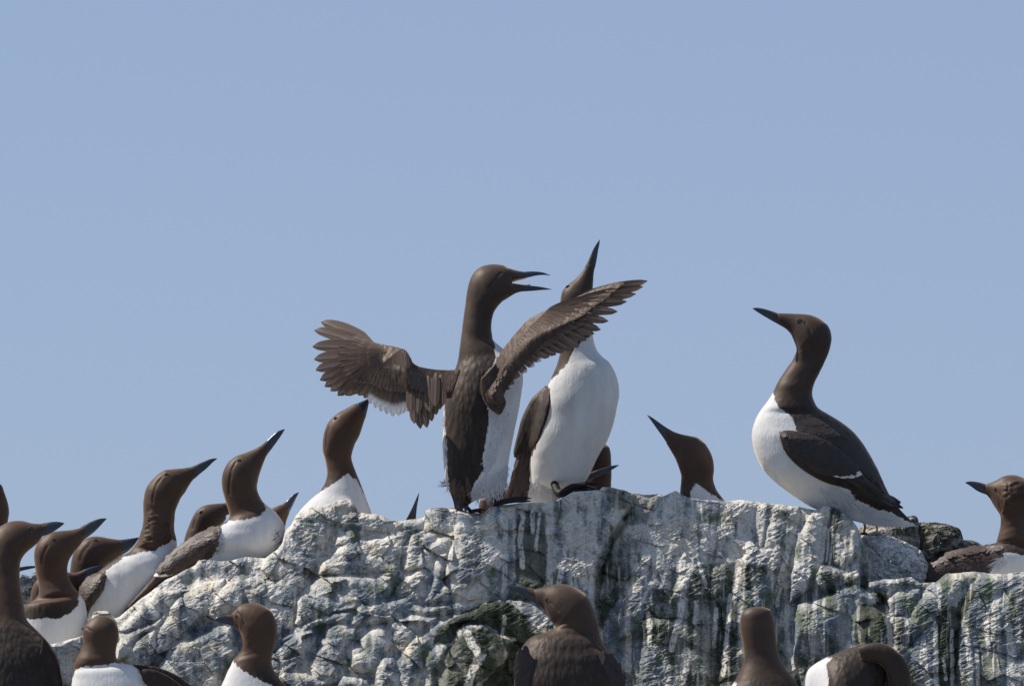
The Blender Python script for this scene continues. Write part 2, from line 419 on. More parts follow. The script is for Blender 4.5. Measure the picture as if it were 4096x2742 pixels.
def folded_wing(root, C, secs, body, dc, th=3.0, nu=16, n=6, white=(), name='wing', material=None, side=-1, pad=0.0, warm=0.0):
    A = catmull(cv(C, [s[:2] for s in secs]), n); B = catmull(cv(C, [s[2:4] for s in secs]), n)
    nr = len(A); u = np.linspace(0, 1, nu)
    X = A[:, None, 0]+(B-A)[:, None, 0]*u[None, :]; Y = A[:, None, 1]+(B-A)[:, None, 1]*u[None, :]
    D = np.full(X.shape, np.nan)
    for i in range(nr):
        for j in range(nu):
            h_ = hit(body, X[i, j], Y[i, j], side)
            if h_ is None:
                r = body.find_nearest(Vector((X[i, j], dc, Y[i, j]))); h_ = r[0].y
            D[i, j] = h_
    for _ in range(14):
        P = np.pad(D, 1, mode='edge'); D = (P[:-2, 1:-1]+P[2:, 1:-1]+P[1:-1, :-2]+P[1:-1, 2:]+2*D)/6
    tt = np.linspace(0, 1, nr)
    prof = (np.sin(np.clip(u, .0, 1)*math.pi)**.45)[None, :]*(np.clip(np.sin(np.clip(tt*1.03, 0, 1)*math.pi), 0, 1)**.4)[:, None]
    lines = .35*np.sin((u[None, :]*5+tt[:, None]*1.3)*2*math.pi)*smooth(.45, .8, tt)[:, None]*prof
    front = D+side*(pad+th*prof+lines); back = D-side*1.5
    Vf = np.stack([X, front, Y], -1).reshape(-1, 3); Vb = np.stack([X, back, Y], -1).reshape(-1, 3)
    V = np.vstack([Vf, Vb]); o = nr*nu; F = []
    for i in range(nr-1):
        for j in range(nu-1):
            a = i*nu+j; F.append((a, a+1, a+nu+1, a+nu)); F.append((o+a, o+a+nu, o+a+nu+1, o+a+1))
    for i in range(nr-1):
        a = i*nu; F.append((a, a+nu, o+a+nu, o+a)); a = i*nu+nu-1; F.append((a+nu, a, o+a, o+a+nu))
    for j in range(nu-1):
        F.append((j, o+j, o+j+1, j+1)); a = (nr-1)*nu+j; F.append((a+1, o+a+1, o+a, a))
    m = np.clip(4*mask_of(V, white), -8, 8) if white else np.full(len(V), -8.)
    if side > 0: m[:] = -8
    ob = make_mesh(name, V, F, material or M_PLK, root, root['_org'], {'mask': m, 'warm': np.full(len(V), warm), 'soil': np.zeros(len(V))})
    return ob, bvh(V, F)

def bill_mask(bv, bn, ns=28):
    j = np.arange(len(bv)) % ns; s_ = np.arange(len(bv))//ns/max(bn-1, 1); up = -np.cos(2*math.pi*j/ns)
    m = (s_-(.72-.17*up-.10*(up < .25)*(up > -.3)))*22; m[-2:] = (-5, 5); return np.clip(m, -5, 5)
def bird(label, C, ribs, d=0.0, ratio=.8, bill=None, bill_ratio=.5, bill_d=0.0, white=(), far=None, head_end=None, eye=None, eye_r=1.7,
         groove=None, ns=56, n=6, base=None, gloss_line=None, material=None, body_rough=.12, far_eye=True, soil=.5, bC=None, side=-1, group='guillemots of the colony on the rock', wrinkle=None, lean=0.0):
    root = bpy.data.objects.new('guillemot', None); COL.objects.link(root)
    V, F, nr = loft(C, ribs, d, ratio, ns, n, rough=body_rough)
    by_ = base[1] if base else V[:, 2].max()
    V[:, 1] += lean*(by_-V[:, 2])
    ys = V[:, 2]; bx, by = base if base else (V[ys > ys.max()-12, 0].mean(), ys.max())
    org = W(np.array([bx, d, by])); root.location = org; root['_org'] = tuple(float(v) for v in org)
    tag(root, label, 'bird', group)
    if groove is not None:
        for g in groove if isinstance(groove, list) and isinstance(groove[0], tuple) and isinstance(groove[0][1], list) else [(C, groove)]:
            gd = seg_dist(V[:, 0], V[:, 2], cv(g[0], g[1]), closed=False)
            dl_ = V[:, 1]-d-lean*(by_-V[:, 2]); V[:, 1] += np.where(dl_ < 0, 1, -1)*1.0*np.exp(-(gd/.75)**2)*smooth(0, 4, np.abs(dl_))
    if wrinkle is not None:
        wd_ = smooth(0, 5, seg_dist(V[:, 0], V[:, 2], cv(wrinkle[0], wrinkle[1])))
        V[:, 1] += np.where(V[:, 1] < d, -1, 1)*wd_*2.6*ridged(V[:, 0]*.09, V[:, 2]*.38+V[:, 0]*.1, 2.2, 2)*.8
    m = mask_of(V, white) if white else np.full(len(V), -8.)
    ring = np.concatenate([np.repeat(np.arange(nr), ns), [0, nr-1]])/max(n, 1)
    he = head_end if head_end is not None else len(ribs)
    warm = 1-smooth(he-1, he+1.5, ring)
    if far is not None:
        fm = np.full(len(V), -8.) if far == 'brown' else (np.where(ring > he-.3, 8., -8.) if far == 'white' else mask_of(V, far))
        bl = smooth(-2, 2, V[:, 1]-d-lean*(by_-V[:, 2])); m = m*(1-bl)+fm*bl
    so_ = soil*smooth(he+1, len(ribs)-1, ring)
    body = make_mesh('body', V, F, material or M_PL, root, root['_org'], {'mask': m, 'warm': warm, 'soil': so_})
    T = bvh(V, F)
    if bill is not None:
        for k, bb in enumerate(bill if isinstance(bill[0], list) else [bill]):
            bv, bf, bn = loft(bC or C, bb, d+bill_d, bill_ratio, 28, 6, rough=0)
            # closed mouth line: fine groove half-way down the bill
            if not isinstance(bill[0], list):
                i = np.arange(len(bv)-2); jj = i % 28
                side_g = np.isin(jj, [6, 7, 8]) | np.isin(jj, [20, 21, 22]); pull = np.where(np.isin(jj, [7, 21]), .55, .12)
                cd = d+bill_d+0*i; bv[:-2, 1] = np.where(side_g, cd+(bv[:-2, 1]-cd)*(1-pull*.55), bv[:-2, 1])
            bv[:, 1] += lean*(by_-bv[:, 2])
            make_mesh('bill', bv, bf, M_BILL, root, root['_org'], {'mask': bill_mask(bv, bn)})
    if eye is not None:
        ex, ey = cv(eye[0], [eye[1:3]])[0]
        for sd_ in ((-1, 1) if far_eye else (side,)):
            h_ = hit(T, ex, ey, sd_)
            if h_ is None: continue
            ev, ef = ball((ex, h_-sd_*eye_r*.45, ey), eye_r, (1.1, .8, .85)); e = make_mesh('eye', ev, ef, M_EYE, root, root['_org'])
            ring_pts = [(ex+eye_r*1.18*math.cos(a), h_+sd_*.05, ey+eye_r*.92*math.sin(a)) for a in np.linspace(0, 2*math.pi, 17)]
            rv, rf = tube(ring_pts, [.34]*17, 8, 2); make_mesh('eyelid', rv, rf, M_LID, e, root['_org'])
    return root, T, (V, F)

def fluff(root, surfs, C, poly, flow, count, length, width=.35, seed=3, material=None, name='fluff', out=1.2, d0=None):
    """thin loose plumes"""
    rs = np.random.RandomState(seed); q = cv(C, poly); lo, hi = q.min(0), q.max(0); V = []; F = []; T = []
    k = 0; tries = 0
    while k < count and tries < count*30:
        tries += 1
        x, y = rs.uniform(lo[0], hi[0]), rs.uniform(lo[1], hi[1])
        if seg_dist(np.array([x]), np.array([y]), q)[0] < 0: continue
        dd = None
        for s in surfs:
            h_ = hit(s, x, y)
            if h_ is not None and (dd is None or h_ < dd): dd = h_
        if dd is None:
            if d0 is None: continue
            dd = d0
        k += 1
        f = np.array(flow, float); f /= np.linalg.norm(f); a = rs.normal()*.28
        f = np.array([f[0]*math.cos(a)-f[1]*math.sin(a), f[0]*math.sin(a)+f[1]*math.cos(a)]); g = np.array([-f[1], f[0]])
        L = length*rs.uniform(.5, 1.3); cr = rs.normal()*.15; b0 = len(V); tn = rs.uniform()
        for i in range(5):
            t = i/4; c = np.array([x, y])+f*t*L+g*cr*t*t*L; ww = width*(1-t*.92)
            dpt = dd-.2-out*t*rs.uniform(.6, 1)
            for u in (-1, 1): V.append((c[0]+g[0]*u*ww, dpt, c[1]+g[1]*u*ww)); T.append(tn)
        for i in range(4): F.append((b0+2*i, b0+2*i+1, b0+2*i+3, b0+2*i+2))
    return make_mesh(name, np.array(V), F, material or M_FLUFF, root, root['_org'], {'tint': T, 'across': np.full(len(V), .3), 'mask': np.zeros(len(V))}, recalc=False)
# ================================================================== the cliff
ridge_pts = []
def rp(C, pts): ridge_pts.extend(cv(C, pts).tolist())
rp((0, 0, 1), [(-140, 668), (-60, 664), (0, 660)])
rp(C4, [(350, 1275), (430, 1260), (500, 1235), (570, 1218), (630, 1110), (650, 1060), (680, 1045), (750, 1045), (798, 1092), (830, 1085), (870, 1050), (930, 1000), (990, 950), (1050, 910), (1100, 870), (1150, 830)])
rp(C5, [(700, 1480), (730, 1440), (780, 1430), (900, 1445), (1000, 1440), (1100, 1410), (1250, 1415), (1290, 1420), (1340, 1385), (1400, 1345), (1440, 1290), (1460, 1200), (1480, 1165), (1530, 1130)])
rp(C10, [(150, 250), (165, 215), (200, 190), (300, 150), (400, 130), (480, 100), (560, 85), (600, 88), (630, 130), (660, 190), (740, 203), (800, 205), (860, 225), (900, 250), (1000, 260), (1100, 245), (1176, 235), (1192, 180), (1230, 155), (1330, 152), (1430, 158), (1480, 165), (1540, 195), (1650, 203), (1700, 155), (1760, 135)])
rp(C6, [(520, 308), (600, 300), (700, 292), (820, 290), (925, 280), (970, 250), (1040, 215), (1150, 208), (1215, 205), (1232, 185), (1300, 185), (1391, 207)])
rp(CF, [(1440, 1125), (1475, 1130), (1508, 1128), (1518, 1132), (1545, 1120), (1568, 1135), (1600, 1141), (1650, 1145), (1700, 1142), (1760, 1150), (1830, 1158), (1865, 1165), (1885, 1155), (1905, 1158), (1925, 1170), (1950, 1190), (1962, 1205), (1975, 1240), (1985, 1275), (1998, 1308), (2012, 1322), (2040, 1324), (2085, 1318), (2105, 1332), (2140, 1330), (2165, 1310), (2230, 1306), (2290, 1312), (2342, 1306), (2450, 1300), (2640, 1310)])
R = np.array(ridge_pts); R = R[np.argsort(R[:, 0])]
x = np.arange(-130, 1150, .6); NX = len(x)
ridge = np.interp(x, R[:, 0], R[:, 1])
ridge += .9*fbm(x*.09, 0.3, 0, 4)+.35*perlin(x*.8, 9.1)

NV = 500
v = np.linspace(0, 1, NV)
yb = 742.0
X = np.repeat(x[:, None], NV, 1); Yg = ridge[:, None]+(yb-ridge[:, None])*(v[None, :])**1.03
xf, yf = X.ravel(), Yg.ravel(); rg = np.repeat(ridge, NV)
# a smoothed skyline carries the large form
ridge_s = np.convolve(np.pad(ridge, 60, mode='edge'), np.hanning(121)/np.hanning(121).sum(), 'valid'); rgs = np.repeat(ridge_s, NV)
base = 0.50*(yf-505)                                   # the face leans back
wx = xf+5*fbm(xf*.03, yf*.03, 3.3, 3); wy = yf+5*fbm(xf*.03, yf*.03, 7.7, 3)
P = base-14.0
def block(C, poly, lift, rnd=8, gx=0., gy=0., hgt=None):
    global P
    q = cv(C, poly); lo = q.min(0)-6; hi = q.max(0)+6
    k = np.where((xf > lo[0]) & (xf < hi[0]) & (yf > lo[1]) & (yf < hi[1]))[0]
    d = seg_dist(wx[k], wy[k], q)
    c = q.mean(0); dd = np.clip(d/rnd, 0, 1); prof = np.sqrt(1-(1-dd)**2)
    h = (hgt or lift*.5+6)
    z = .5*(c[1]-505)+(yf[k]-c[1])*(.5+gy)+(xf[k]-c[0])*gx+lift-h*(1-prof)
    P[k] = np.where(d > 0, np.maximum(P[k], z), P[k])
B10, B6, B7, B8 = C10, C6, C7, C8
block(B10, [(150,285),(480,270),(500,330),(440,400),(370,500),(260,720),(0,740),(-130,640),(0,470),(60,420)], 3, 14, -.12)
block(B10, [(130,290),(150,200),(400,110),(560,60),(620,70),(680,190),(560,225),(500,270),(300,290)], 0, 9)
block(B10, [(490,250),(560,195),(740,185),(860,205),(1000,235),(1190,215),(1180,345),(1050,350),(820,315),(700,320),(520,330)], 2, 7)
block(B10, [(500,325),(700,318),(690,370),(600,440),(480,460)], 1, 7)
block(B10, [(355,690),(380,590),(500,480),(640,420),(860,370),(960,300),(1190,330),(1060,360),(1045,440),(1005,530),(990,650),(950,690),(700,670),(500,700)], 7, 13, .05, .12)
block(B10, [(1180,240),(1180,130),(1330,120),(1540,130),(1640,205),(1500,215),(1440,290),(1420,350),(1290,345),(1160,355)], 2, 7)
block(B10, [(1010,650),(1022,460),(1080,370),(1230,340),(1300,345),(1260,440),(1230,600),(1130,650)], 6, 8)
block(B10, [(1090,620),(1130,500),(1230,420),(1300,370),(1420,345),(1400,470),(1290,500),(1240,640),(1130,660)], 9, 9)
block(B10, [(1170,910),(1210,760),(1270,580),(1310,515),(1380,505),(1365,640),(1335,760),(1250,910)], 12, 9, -.1)
block(B10, [(1180,905),(1330,760),(1360,560),(1400,420),(1420,340),(1450,200),(1540,190),(1600,260)]+[(1700,120),(1860,90),(2000,80)]+((cv(B6,[(620,360),(640,560),(600,760),(560,960)])-[275,487.5])/.12626).tolist()+[(1620,880),(1400,900)], 13, 18, -.08)
block(B6, [(560,960),(600,760),(640,560),(625,350),(700,330),(840,350),(870,400),(860,700),(850,980)], 8, 12, .1)
block(B10, [(200,830),(330,720),(640,690),(930,670),(965,720),(935,830),(905,890),(640,950),(560,945),(450,990),(220,1090),(165,1090)], 10, 10, 0, .1)
block(B10, [(930,830),(1000,720),(1130,640),(1240,620),(1245,700),(1200,800),(1175,910),(1080,910),(960,890)], 9, 8)
block(B10, [(-250,780),(-50,740),(180,690),(250,740),(200,800),(160,1090),(0,1190),(-250,1130)], 8, 12, -.1)
block(B10, [(-300,1200),(-150,1130),(20,1190),(200,1130),(0,1320),(-250,1500)], 9, 10)
block(B10, [(190,1150),(260,1060),(450,980),(600,965),(625,1000),(595,1090),(400,1100),(240,1160)], 13, 8)
block(B10, [(450,980),(460,935),(560,930),(640,940),(620,975)], 14, 4)
block(B10, [(590,1090),(620,980),(680,920),(880,890),(1060,890),(1100,930),(1330,915),(1620,870),(1570,930),(1340,1010),(1160,1010),(980,1030),(880,1080),(740,1090)], 15, 10)
block(B10, [(900,1090),(980,1010),(1160,980),(1350,1000),(1230,1100),(1110,1180),(1010,1350),(900,1220)], 17, 10)
block(B10, [(560,1430),(580,1250),(700,1140),(800,1080),(900,1100),(940,1250),(850,1340),(800,1450),(700,1460)], 20, 12, 0, .1)
block(B10, [(330,1280),(400,1140),(520,1080),(740,1080),(760,1110),(640,1200),(575,1310),(565,1490),(400,1600),(180,1600),(260,1440)], 18, 16)
block(B10, [(-40,1340),(180,1140),(300,1120),(350,1180),(260,1320),(220,1480),(80,1620),(-160,1620)], 16, 12)
block(B10, [(980,1380),(1050,1240),(1180,1110),(1340,1040),(1620,890),(1840,890),(1920,960),(1760,1040),(1660,1080),(1500,1060),(1440,1110),(1380,1240),(1260,1240),(1180,1320),(1160,1700),(980,1700)], 20, 10, -.1, .05)
block(B10, [(1160,1400),(1180,1310),(1270,1235),(1375,1240),(1380,1330),(1300,1500),(1280,1700),(1160,1700)], 27, 9)
block(B10, [(1360,1300),(1440,1110),(1500,1050),(1640,1060),(1750,1140),(1900,1200),(1860,1320),(1740,1460),(1620,1620),(1300,1650),(1320,1450)], 30, 16, -.05, .1)
block(B10, [(770,1520),(800,1400),(850,1340),(950,1340),(1000,1400),(990,1700),(790,1700)], 26, 11)
block(B10, [(440,1620),(540,1480),(620,1470),(720,1500),(800,1620)], 26, 9)
block(B10, [(0,1500),(80,1440),(260,1460),(400,1540),(430,1640),(0,1640)], 24, 9)
block(B6, [(850,900),(860,500),(880,390),(1000,350),(1180,370),(1290,450),(1300,560),(1230,750),(1180,870),(1200,1200),(1000,1200)], 6, 13, .1)
block(B6, [(800,320),(850,240),(925,240),(1040,180),(1230,130),(1400,140),(1440,330),(1330,480),(1290,470),(1180,385),(1000,365),(880,405)], 2, 11)
block(B6, [(1230,330),(1240,150),(1430,170),(1450,330),(1330,400)], 4, 8)
block(B6, [(360,980),(600,960),(740,1000),(900,1120),(1000,1150),(1100,1300),(700,1320),(620,1220),(500,1090),(400,1060)], 14, 10)
block(B7, [(110,700),(200,490),(290,400),(350,430),(400,490),(410,640),(330,820),(280,1000),(180,1200),(-40,1300),(-30,1200),(40,900),(90,760)], 6, 14, .03)
block(B7, [(330,700),(400,500),(520,490),(540,600),(520,900),(460,1100),(300,1250),(250,1400),(180,1300),(290,960)], 9, 13)
block(B7, [(500,700),(540,480),(760,470),(800,560),(700,760),(620,930),(560,1200),(420,1500),(300,1500),(440,1100)], 7, 14, -.05)
block(B7, [(640,850),(700,720),(760,500),(990,500),(1000,600),(960,760),(930,870),(860,1060),(860,1700),(520,1700),(560,1250)], 9, 16, 0)
block(B7, [(100,1200),(300,1150),(450,1250),(500,1500),(440,1700),(60,1700)], 14, 16)
block(B8, [(-60,800),(-20,500),(70,360),(180,280),(250,300),(250,360),(170,480),(150,720),(120,870),(-60,1000)], 12, 11, -.2)
block(B8, [(150,740),(175,480),(240,300),(300,300),(340,330),(430,440),(410,640),(300,770)], 9, 7, .35)
block(B8, [(125,860),(130,735),(240,735),(290,800),(290,880),(190,930)], 15, 8)
block(B8, [(270,880),(300,790),(400,745),(470,830),(480,890),(380,900)], 13, 8)
block(B8, [(-40,1400),(-10,1000),(150,950),(300,870),(410,860),(450,890),(545,905),(560,980),(500,1000),(410,985),(330,1100),(240,1280),(160,1500),(0,1600)], 20, 14, -.1)
block(B8, [(180,1500),(300,1100),(420,985),(480,975),(530,1010),(600,1070),(630,1250),(600,1400),(400,1500)], 20, 14, .3)
block(B8, [(475,895),(490,840),(700,790),(830,790),(890,870),(860,905),(700,905),(600,965),(540,915)], 14, 8)
block(B8, [(590,960),(680,895),(850,885),(835,970),(795,1070),(655,1080)], 19, 9)
block(B8, [(790,1000),(900,880),(1000,820),(1100,750),(1240,740),(1260,830),(1190,890),(1130,980),(1080,1150),(1050,1700),(800,1700),(600,1500),(630,1300),(640,1080),(760,1085)], 23, 13, 0, .04)
block(B8, [(1110,1000),(1180,890),(1250,780),(1400,740),(1600,720),(1720,740),(1720,1700),(1070,1700),(1080,1200)], 25, 15, .06)
block(B8, [(1240,1150),(1300,950),(1420,850),(1600,830),(1700,1000),(1700,1500),(1560,1700),(1300,1700),(1260,1400)], 32, 22)
for pl, lf_, rn in (([(580,480),(740,330),(900,150),(1200,110),(1060,220),(1000,290),(760,470),(600,510)],5,8), ([(590,510),(760,470),(960,300),(1050,300),(900,430),(720,570),(700,720),(570,720)],9,9),
  ([(1040,260),(1200,110),(1480,10),(1500,180),(1300,330),(1150,480),(1000,620),(900,640),(930,430)],6,10), ([(880,800),(1100,560),(1370,450),(1560,400),(1620,600),(1500,800),(1400,1050),(960,1050)],12,12),
  ([(-50,600),(270,500),(290,620),(200,720),(180,950),(-50,950)],6,10), ([(1350,340),(1500,60),(1700,0),(1830,60),(1800,200),(1650,220),(1540,330),(1400,380)],7,8), ([(640,720),(720,580),(900,430),(930,640),(860,760),(700,800)],10,8)):
    block(C9, pl, lf_, rn, -.08)
# soften, then break every face up at several scales
def blur(Z, k=1):
    Z = Z.reshape(NX, NV)
    for _ in range(k):
        Q = np.pad(Z, 1, mode='edge'); Z = (Q[:-2, 1:-1]+Q[2:, 1:-1]+Q[1:-1, :-2]+Q[1:-1, 2:]+2*Z)/6
    return Z.ravel()
P = blur(P, 2)
def wide(Z, r):
    Z = Z.reshape(NX, NV).copy()
    for _ in range(3):
        c = np.cumsum(np.pad(Z, ((r+1, r), (0, 0)), mode='edge'), 0); Z = (c[2*r+1:]-c[:-2*r-1])/(2*r+1)
        c = np.cumsum(np.pad(Z, ((0, 0), (r+1, r)), mode='edge'), 1); Z = (c[:, 2*r+1:]-c[:, :-2*r-1])/(2*r+1)
    return Z.ravel()
Sm = wide(P, 14); dv = P-Sm; P = Sm+np.where(dv < 0, -3.0*np.tanh(-dv/3.0), dv*.9)
right = smooth(505, 560, xf)                          # fluted, streaked face to the right; blocky to the left
rough_amt0 = .35+.9*smooth(-.3, .3, fbm(xf*.025, yf*.03, 19.2, 2))
# tilted facets
xx = xf+.35*yf; yy = yf-.25*xf
f1, f2, cid = worley(wx/30, (wy-.35*wx)/20, 11); hsh = _gr[cid, 0]; hs2 = _gr[cid, 1]
P += (1.8*hsh+.3*smooth(0, .3, f2-f1))*(1-.45*right)+(8.0*hs2*worley.off[0]+7.0*hsh*worley.off[1])*(1-.4*right)
f1, f2, cid = worley((wx+.3*wy)/8.5, (wy)/ (7.0), 77); P += (.3*_gr[cid, 0]+1.1*_gr[cid, 1]*worley.off[0]+1.2*_gr[cid, 2]*worley.off[1])*(1-.3*right)*rough_amt0
f1, f2, cid = worley((wx-.4*wy)/4.2, wy/3.3, 123); P += rough_amt0*(.15*_gr[cid, 0]+.45*_gr[cid, 1]*worley.off[0]+.5*_gr[cid, 2]*worley.off[1])
# flutes running down the right hand face
P += right*2.2*fbm(wx*.085, wy*.012, 1.1, 3)
P += 3.0*fbm(xf*.022, yf*.03, 4, 3)
# slanting ribs with small steps, as weathered schist
rx = (xf*.89-yf*.45); ry = (yf*.89+xf*.45)
rough_amt = .3+1.0*smooth(-.3, .3, fbm(xf*.02, yf*.025, 12.2, 2))
P += 1.5*rough_amt*ridged(rx*.045, ry*.15, .5, 4, .6)
P += .85*rough_amt*ridged(rx*.10, ry*.27, 8.5, 4, .62)
P += .48*rough_amt*perlin(rx*.35, ry*.9)+.35*rough_amt*perlin(rx*.9, ry*1.5, 3)
f1, f2, cid = worley(xf/3.6, yf/2.7, 31); P += .25*(f2-f1)*rough_amt*smooth(-.2, .35, perlin(xf*.03, yf*.05, 9))
P += right*1.0*rough_amt*ridged(rx*.10, ry*.42, 4.4, 3)
def crack(C, pts, w_=1.3, dep=5.):
    global P
    q = cv(C, pts); lo = q.min(0)-12; hi = q.max(0)+12
    k = np.where((xf > lo[0]) & (xf < hi[0]) & (yf > lo[1]) & (yf < hi[1]))[0]
    d = seg_dist(xf[k]+1.2*perlin(xf[k]*.15, yf[k]*.15), yf[k]+.6*perlin(xf[k]*.2, yf[k]*.2, 5), q, closed=False)
    P[k] -= .6*dep*np.exp(-(d/w_)**2)
crack(B6, [(1391, 400), (1310, 540), (1240, 740), (1200, 900), (1195, 1000), (1215, 1150)], 2.6, 13)
crack(B6, [(1290, 460), (1300, 560), (1250, 700)], 1.8, 8)
crack(B7, [(105, 700), (80, 860)], 1.6, 8)
crack(B7, [(495, 900), (510, 820), (525, 760)], 1.4, 7); crack(B7, [(790, 770), (800, 690), (815, 640)], 1.6, 6); crack(B7, [(850, 1110), (870, 1190)], 1.4, 6)
crack(B10, [(1060, 390), (1010, 480), (995, 640)], 1.2, 6); crack(B10, [(480, 280), (440, 390), (370, 490)], 1.4, 5)
crack(B10, [(190, 790), (160, 950), (160, 1090)], 1.6, 6); crack(B10, [(355, 690), (640, 680), (940, 665)], 1.0, 4)
crack(B10, [(1375, 510), (1340, 680)], 1.2, 5); crack(B10, [(900, 900), (940, 820), (970, 760)], 1.0, 4)
crack(B8, [(950, 1000), (980, 1100), (960, 1300)], 1.6, 6); crack(B8, [(1090, 1080), (1075, 1300), (1080, 1568)], 2.4, 8)
crack(B8, [(600, 900), (610, 1000), (650, 1060)], 1.3, 5); crack(B8, [(870, 1170), (720, 1340)], 1.2, 5); crack(B8, [(1215, 1330), (1260, 1345), (1255, 1568)], 1.2, 5)
crack(B10, [(570, 1250), (640, 1170), (760, 1090), (880, 1070)], 1.2, 5); crack(B10, [(560, 1260), (570, 1480)], 1.5, 6)
# roll the crest over
dr = yf-rg; Rr = 7.0
P -= 9.0*(1-np.sqrt(1-(1-np.clip(dr/Rr, 0, 1))**2))
D = -P
D = D.reshape(NX, NV)
# ---- colour (albedo) of the face
def polymask(items):
    m = np.zeros(len(xf))
    for C, poly, s, soft in items:
        q = cv(C, poly); lo = q.min(0)-10; hi = q.max(0)+10
        k = np.where((xf > lo[0]) & (xf < hi[0]) & (yf > lo[1]) & (yf < hi[1]))[0]
        d = seg_dist(xf[k]+2.5*fbm(xf[k]*.12, yf[k]*.08, 1, 3), yf[k]+3*fbm(xf[k]*.12, yf[k]*.08, 2, 3), q)
        m[k] = np.maximum(m[k], s*smooth(-soft*.55, soft*.55, d+1.5*perlin(rx[k]*.2, ry[k]*.6, 3)))
    return m
dark = polymask([
 (B6, [(625,600),(640,380),(700,345),(840,360),(850,600),(840,860),(700,980),(560,970),(590,880),(630,800)], .95, 2.5),
 (B10, [(1250,1230),(1280,1120),(1420,1020),(1620,915),(1740,890),(1850,900),(1990,1010),(2010,1250),(1990,1620),(1600,1620),(1700,1480),(1850,1330),(1760,1130),(1660,1080),(1490,1090),(1400,1230),(1330,1230)], 1., 2),
 (B10, [(1400,1240),(1500,1110),(1690,1110),(1840,1220),(1800,1380),(1560,1600),(1220,1620),(1240,1400)], .8, 3),
 (B6, [(640,1100),(900,1150),(1000,1170),(1200,1200),(1200,1568),(560,1568),(740,1300),(660,1200),(600,1150)], .6, 3),
 (B6, [(1180,720),(1300,480),(1391,440),(1391,900),(1260,1100),(1200,1300),(1180,900)], .6, 4),
 (B6, [(1240,180),(1391,205),(1410,330),(1320,340),(1260,260)], .7, 2.5),
 (B7, [(0,480),(200,470),(120,640),(0,660)], .6, 3),
 (B8, [(160,720),(185,480),(215,340),(250,320),(290,330),(250,560),(240,740)], .9, 1.5),
 (B8, [(240,740),(330,500),(360,640),(290,760)], .5, 2),
 (B8, [(400,1080),(430,990),(530,1010),(590,1100),(610,1290),(500,1300),(370,1290)], .95, 2.5),
 (B8, [(140,770),(270,780),(290,900),(200,940)], .75, 2.5), (B8, [(300,800),(460,790),(470,880),(330,890)], .6, 2.5),
 (B8, [(950,1010),(1080,1010),(1170,900),(1240,900),(1120,1120),(1080,1568),(950,1568),(940,1200)], .85, 2.5),
 (B8, [(470,900),(600,910),(610,1000),(540,1000)], .7, 2), (B8, [(640,1100),(760,1100),(800,1300),(700,1360),(640,1250)], .55, 3),
 (B8, [(1240,1150),(1420,1180),(1400,1568),(1200,1568)], .35, 4), (B8, [(0,1150),(200,1200),(300,1300),(60,1568),(-60,1568)], .45, 5),
 (B7, [(400,880),(640,850),(820,900),(760,1000),(600,1060),(420,1090),(340,1060)], .6, 4),
 (B7, [(170,1000),(400,1080),(640,1080),(640,1568),(330,1568),(200,1350),(60,1300)], .55, 6),
 (B7, [(380,1370),(560,1360),(560,1568),(300,1568)], .5, 4),
 (C4, [(870,1120),(1180,1050),(1180,1190),(900,1380),(830,1300)], .25, 4)])
rs_ = np.random.RandomState(21)
def streak(C, pts, w_, s=1.0):
    q = cv(C, pts); lo = q.min(0)-10; hi = q.max(0)+10
    k = np.where((xf > lo[0]) & (xf < hi[0]) & (yf > lo[1]) & (yf < hi[1]))[0]
    d = seg_dist(xf[k]+1.2*perlin(yf[k]*.08, 3., xf[k]*.02)+.7*fbm(xf[k]*.3, yf[k]*.15, 2, 3), yf[k], q, closed=False)
    ww = w_*C[2]/2*(1+.5*perlin(xf[k]*.1, yf[k]*.12, 4)); st_[k] = np.maximum(st_[k], s*smooth(1.25, .75, d/ww)*smooth(-.55, .0, fbm(xf[k]*.5, yf[k]*.22, 8, 3)))
st_ = np.zeros(len(xf))
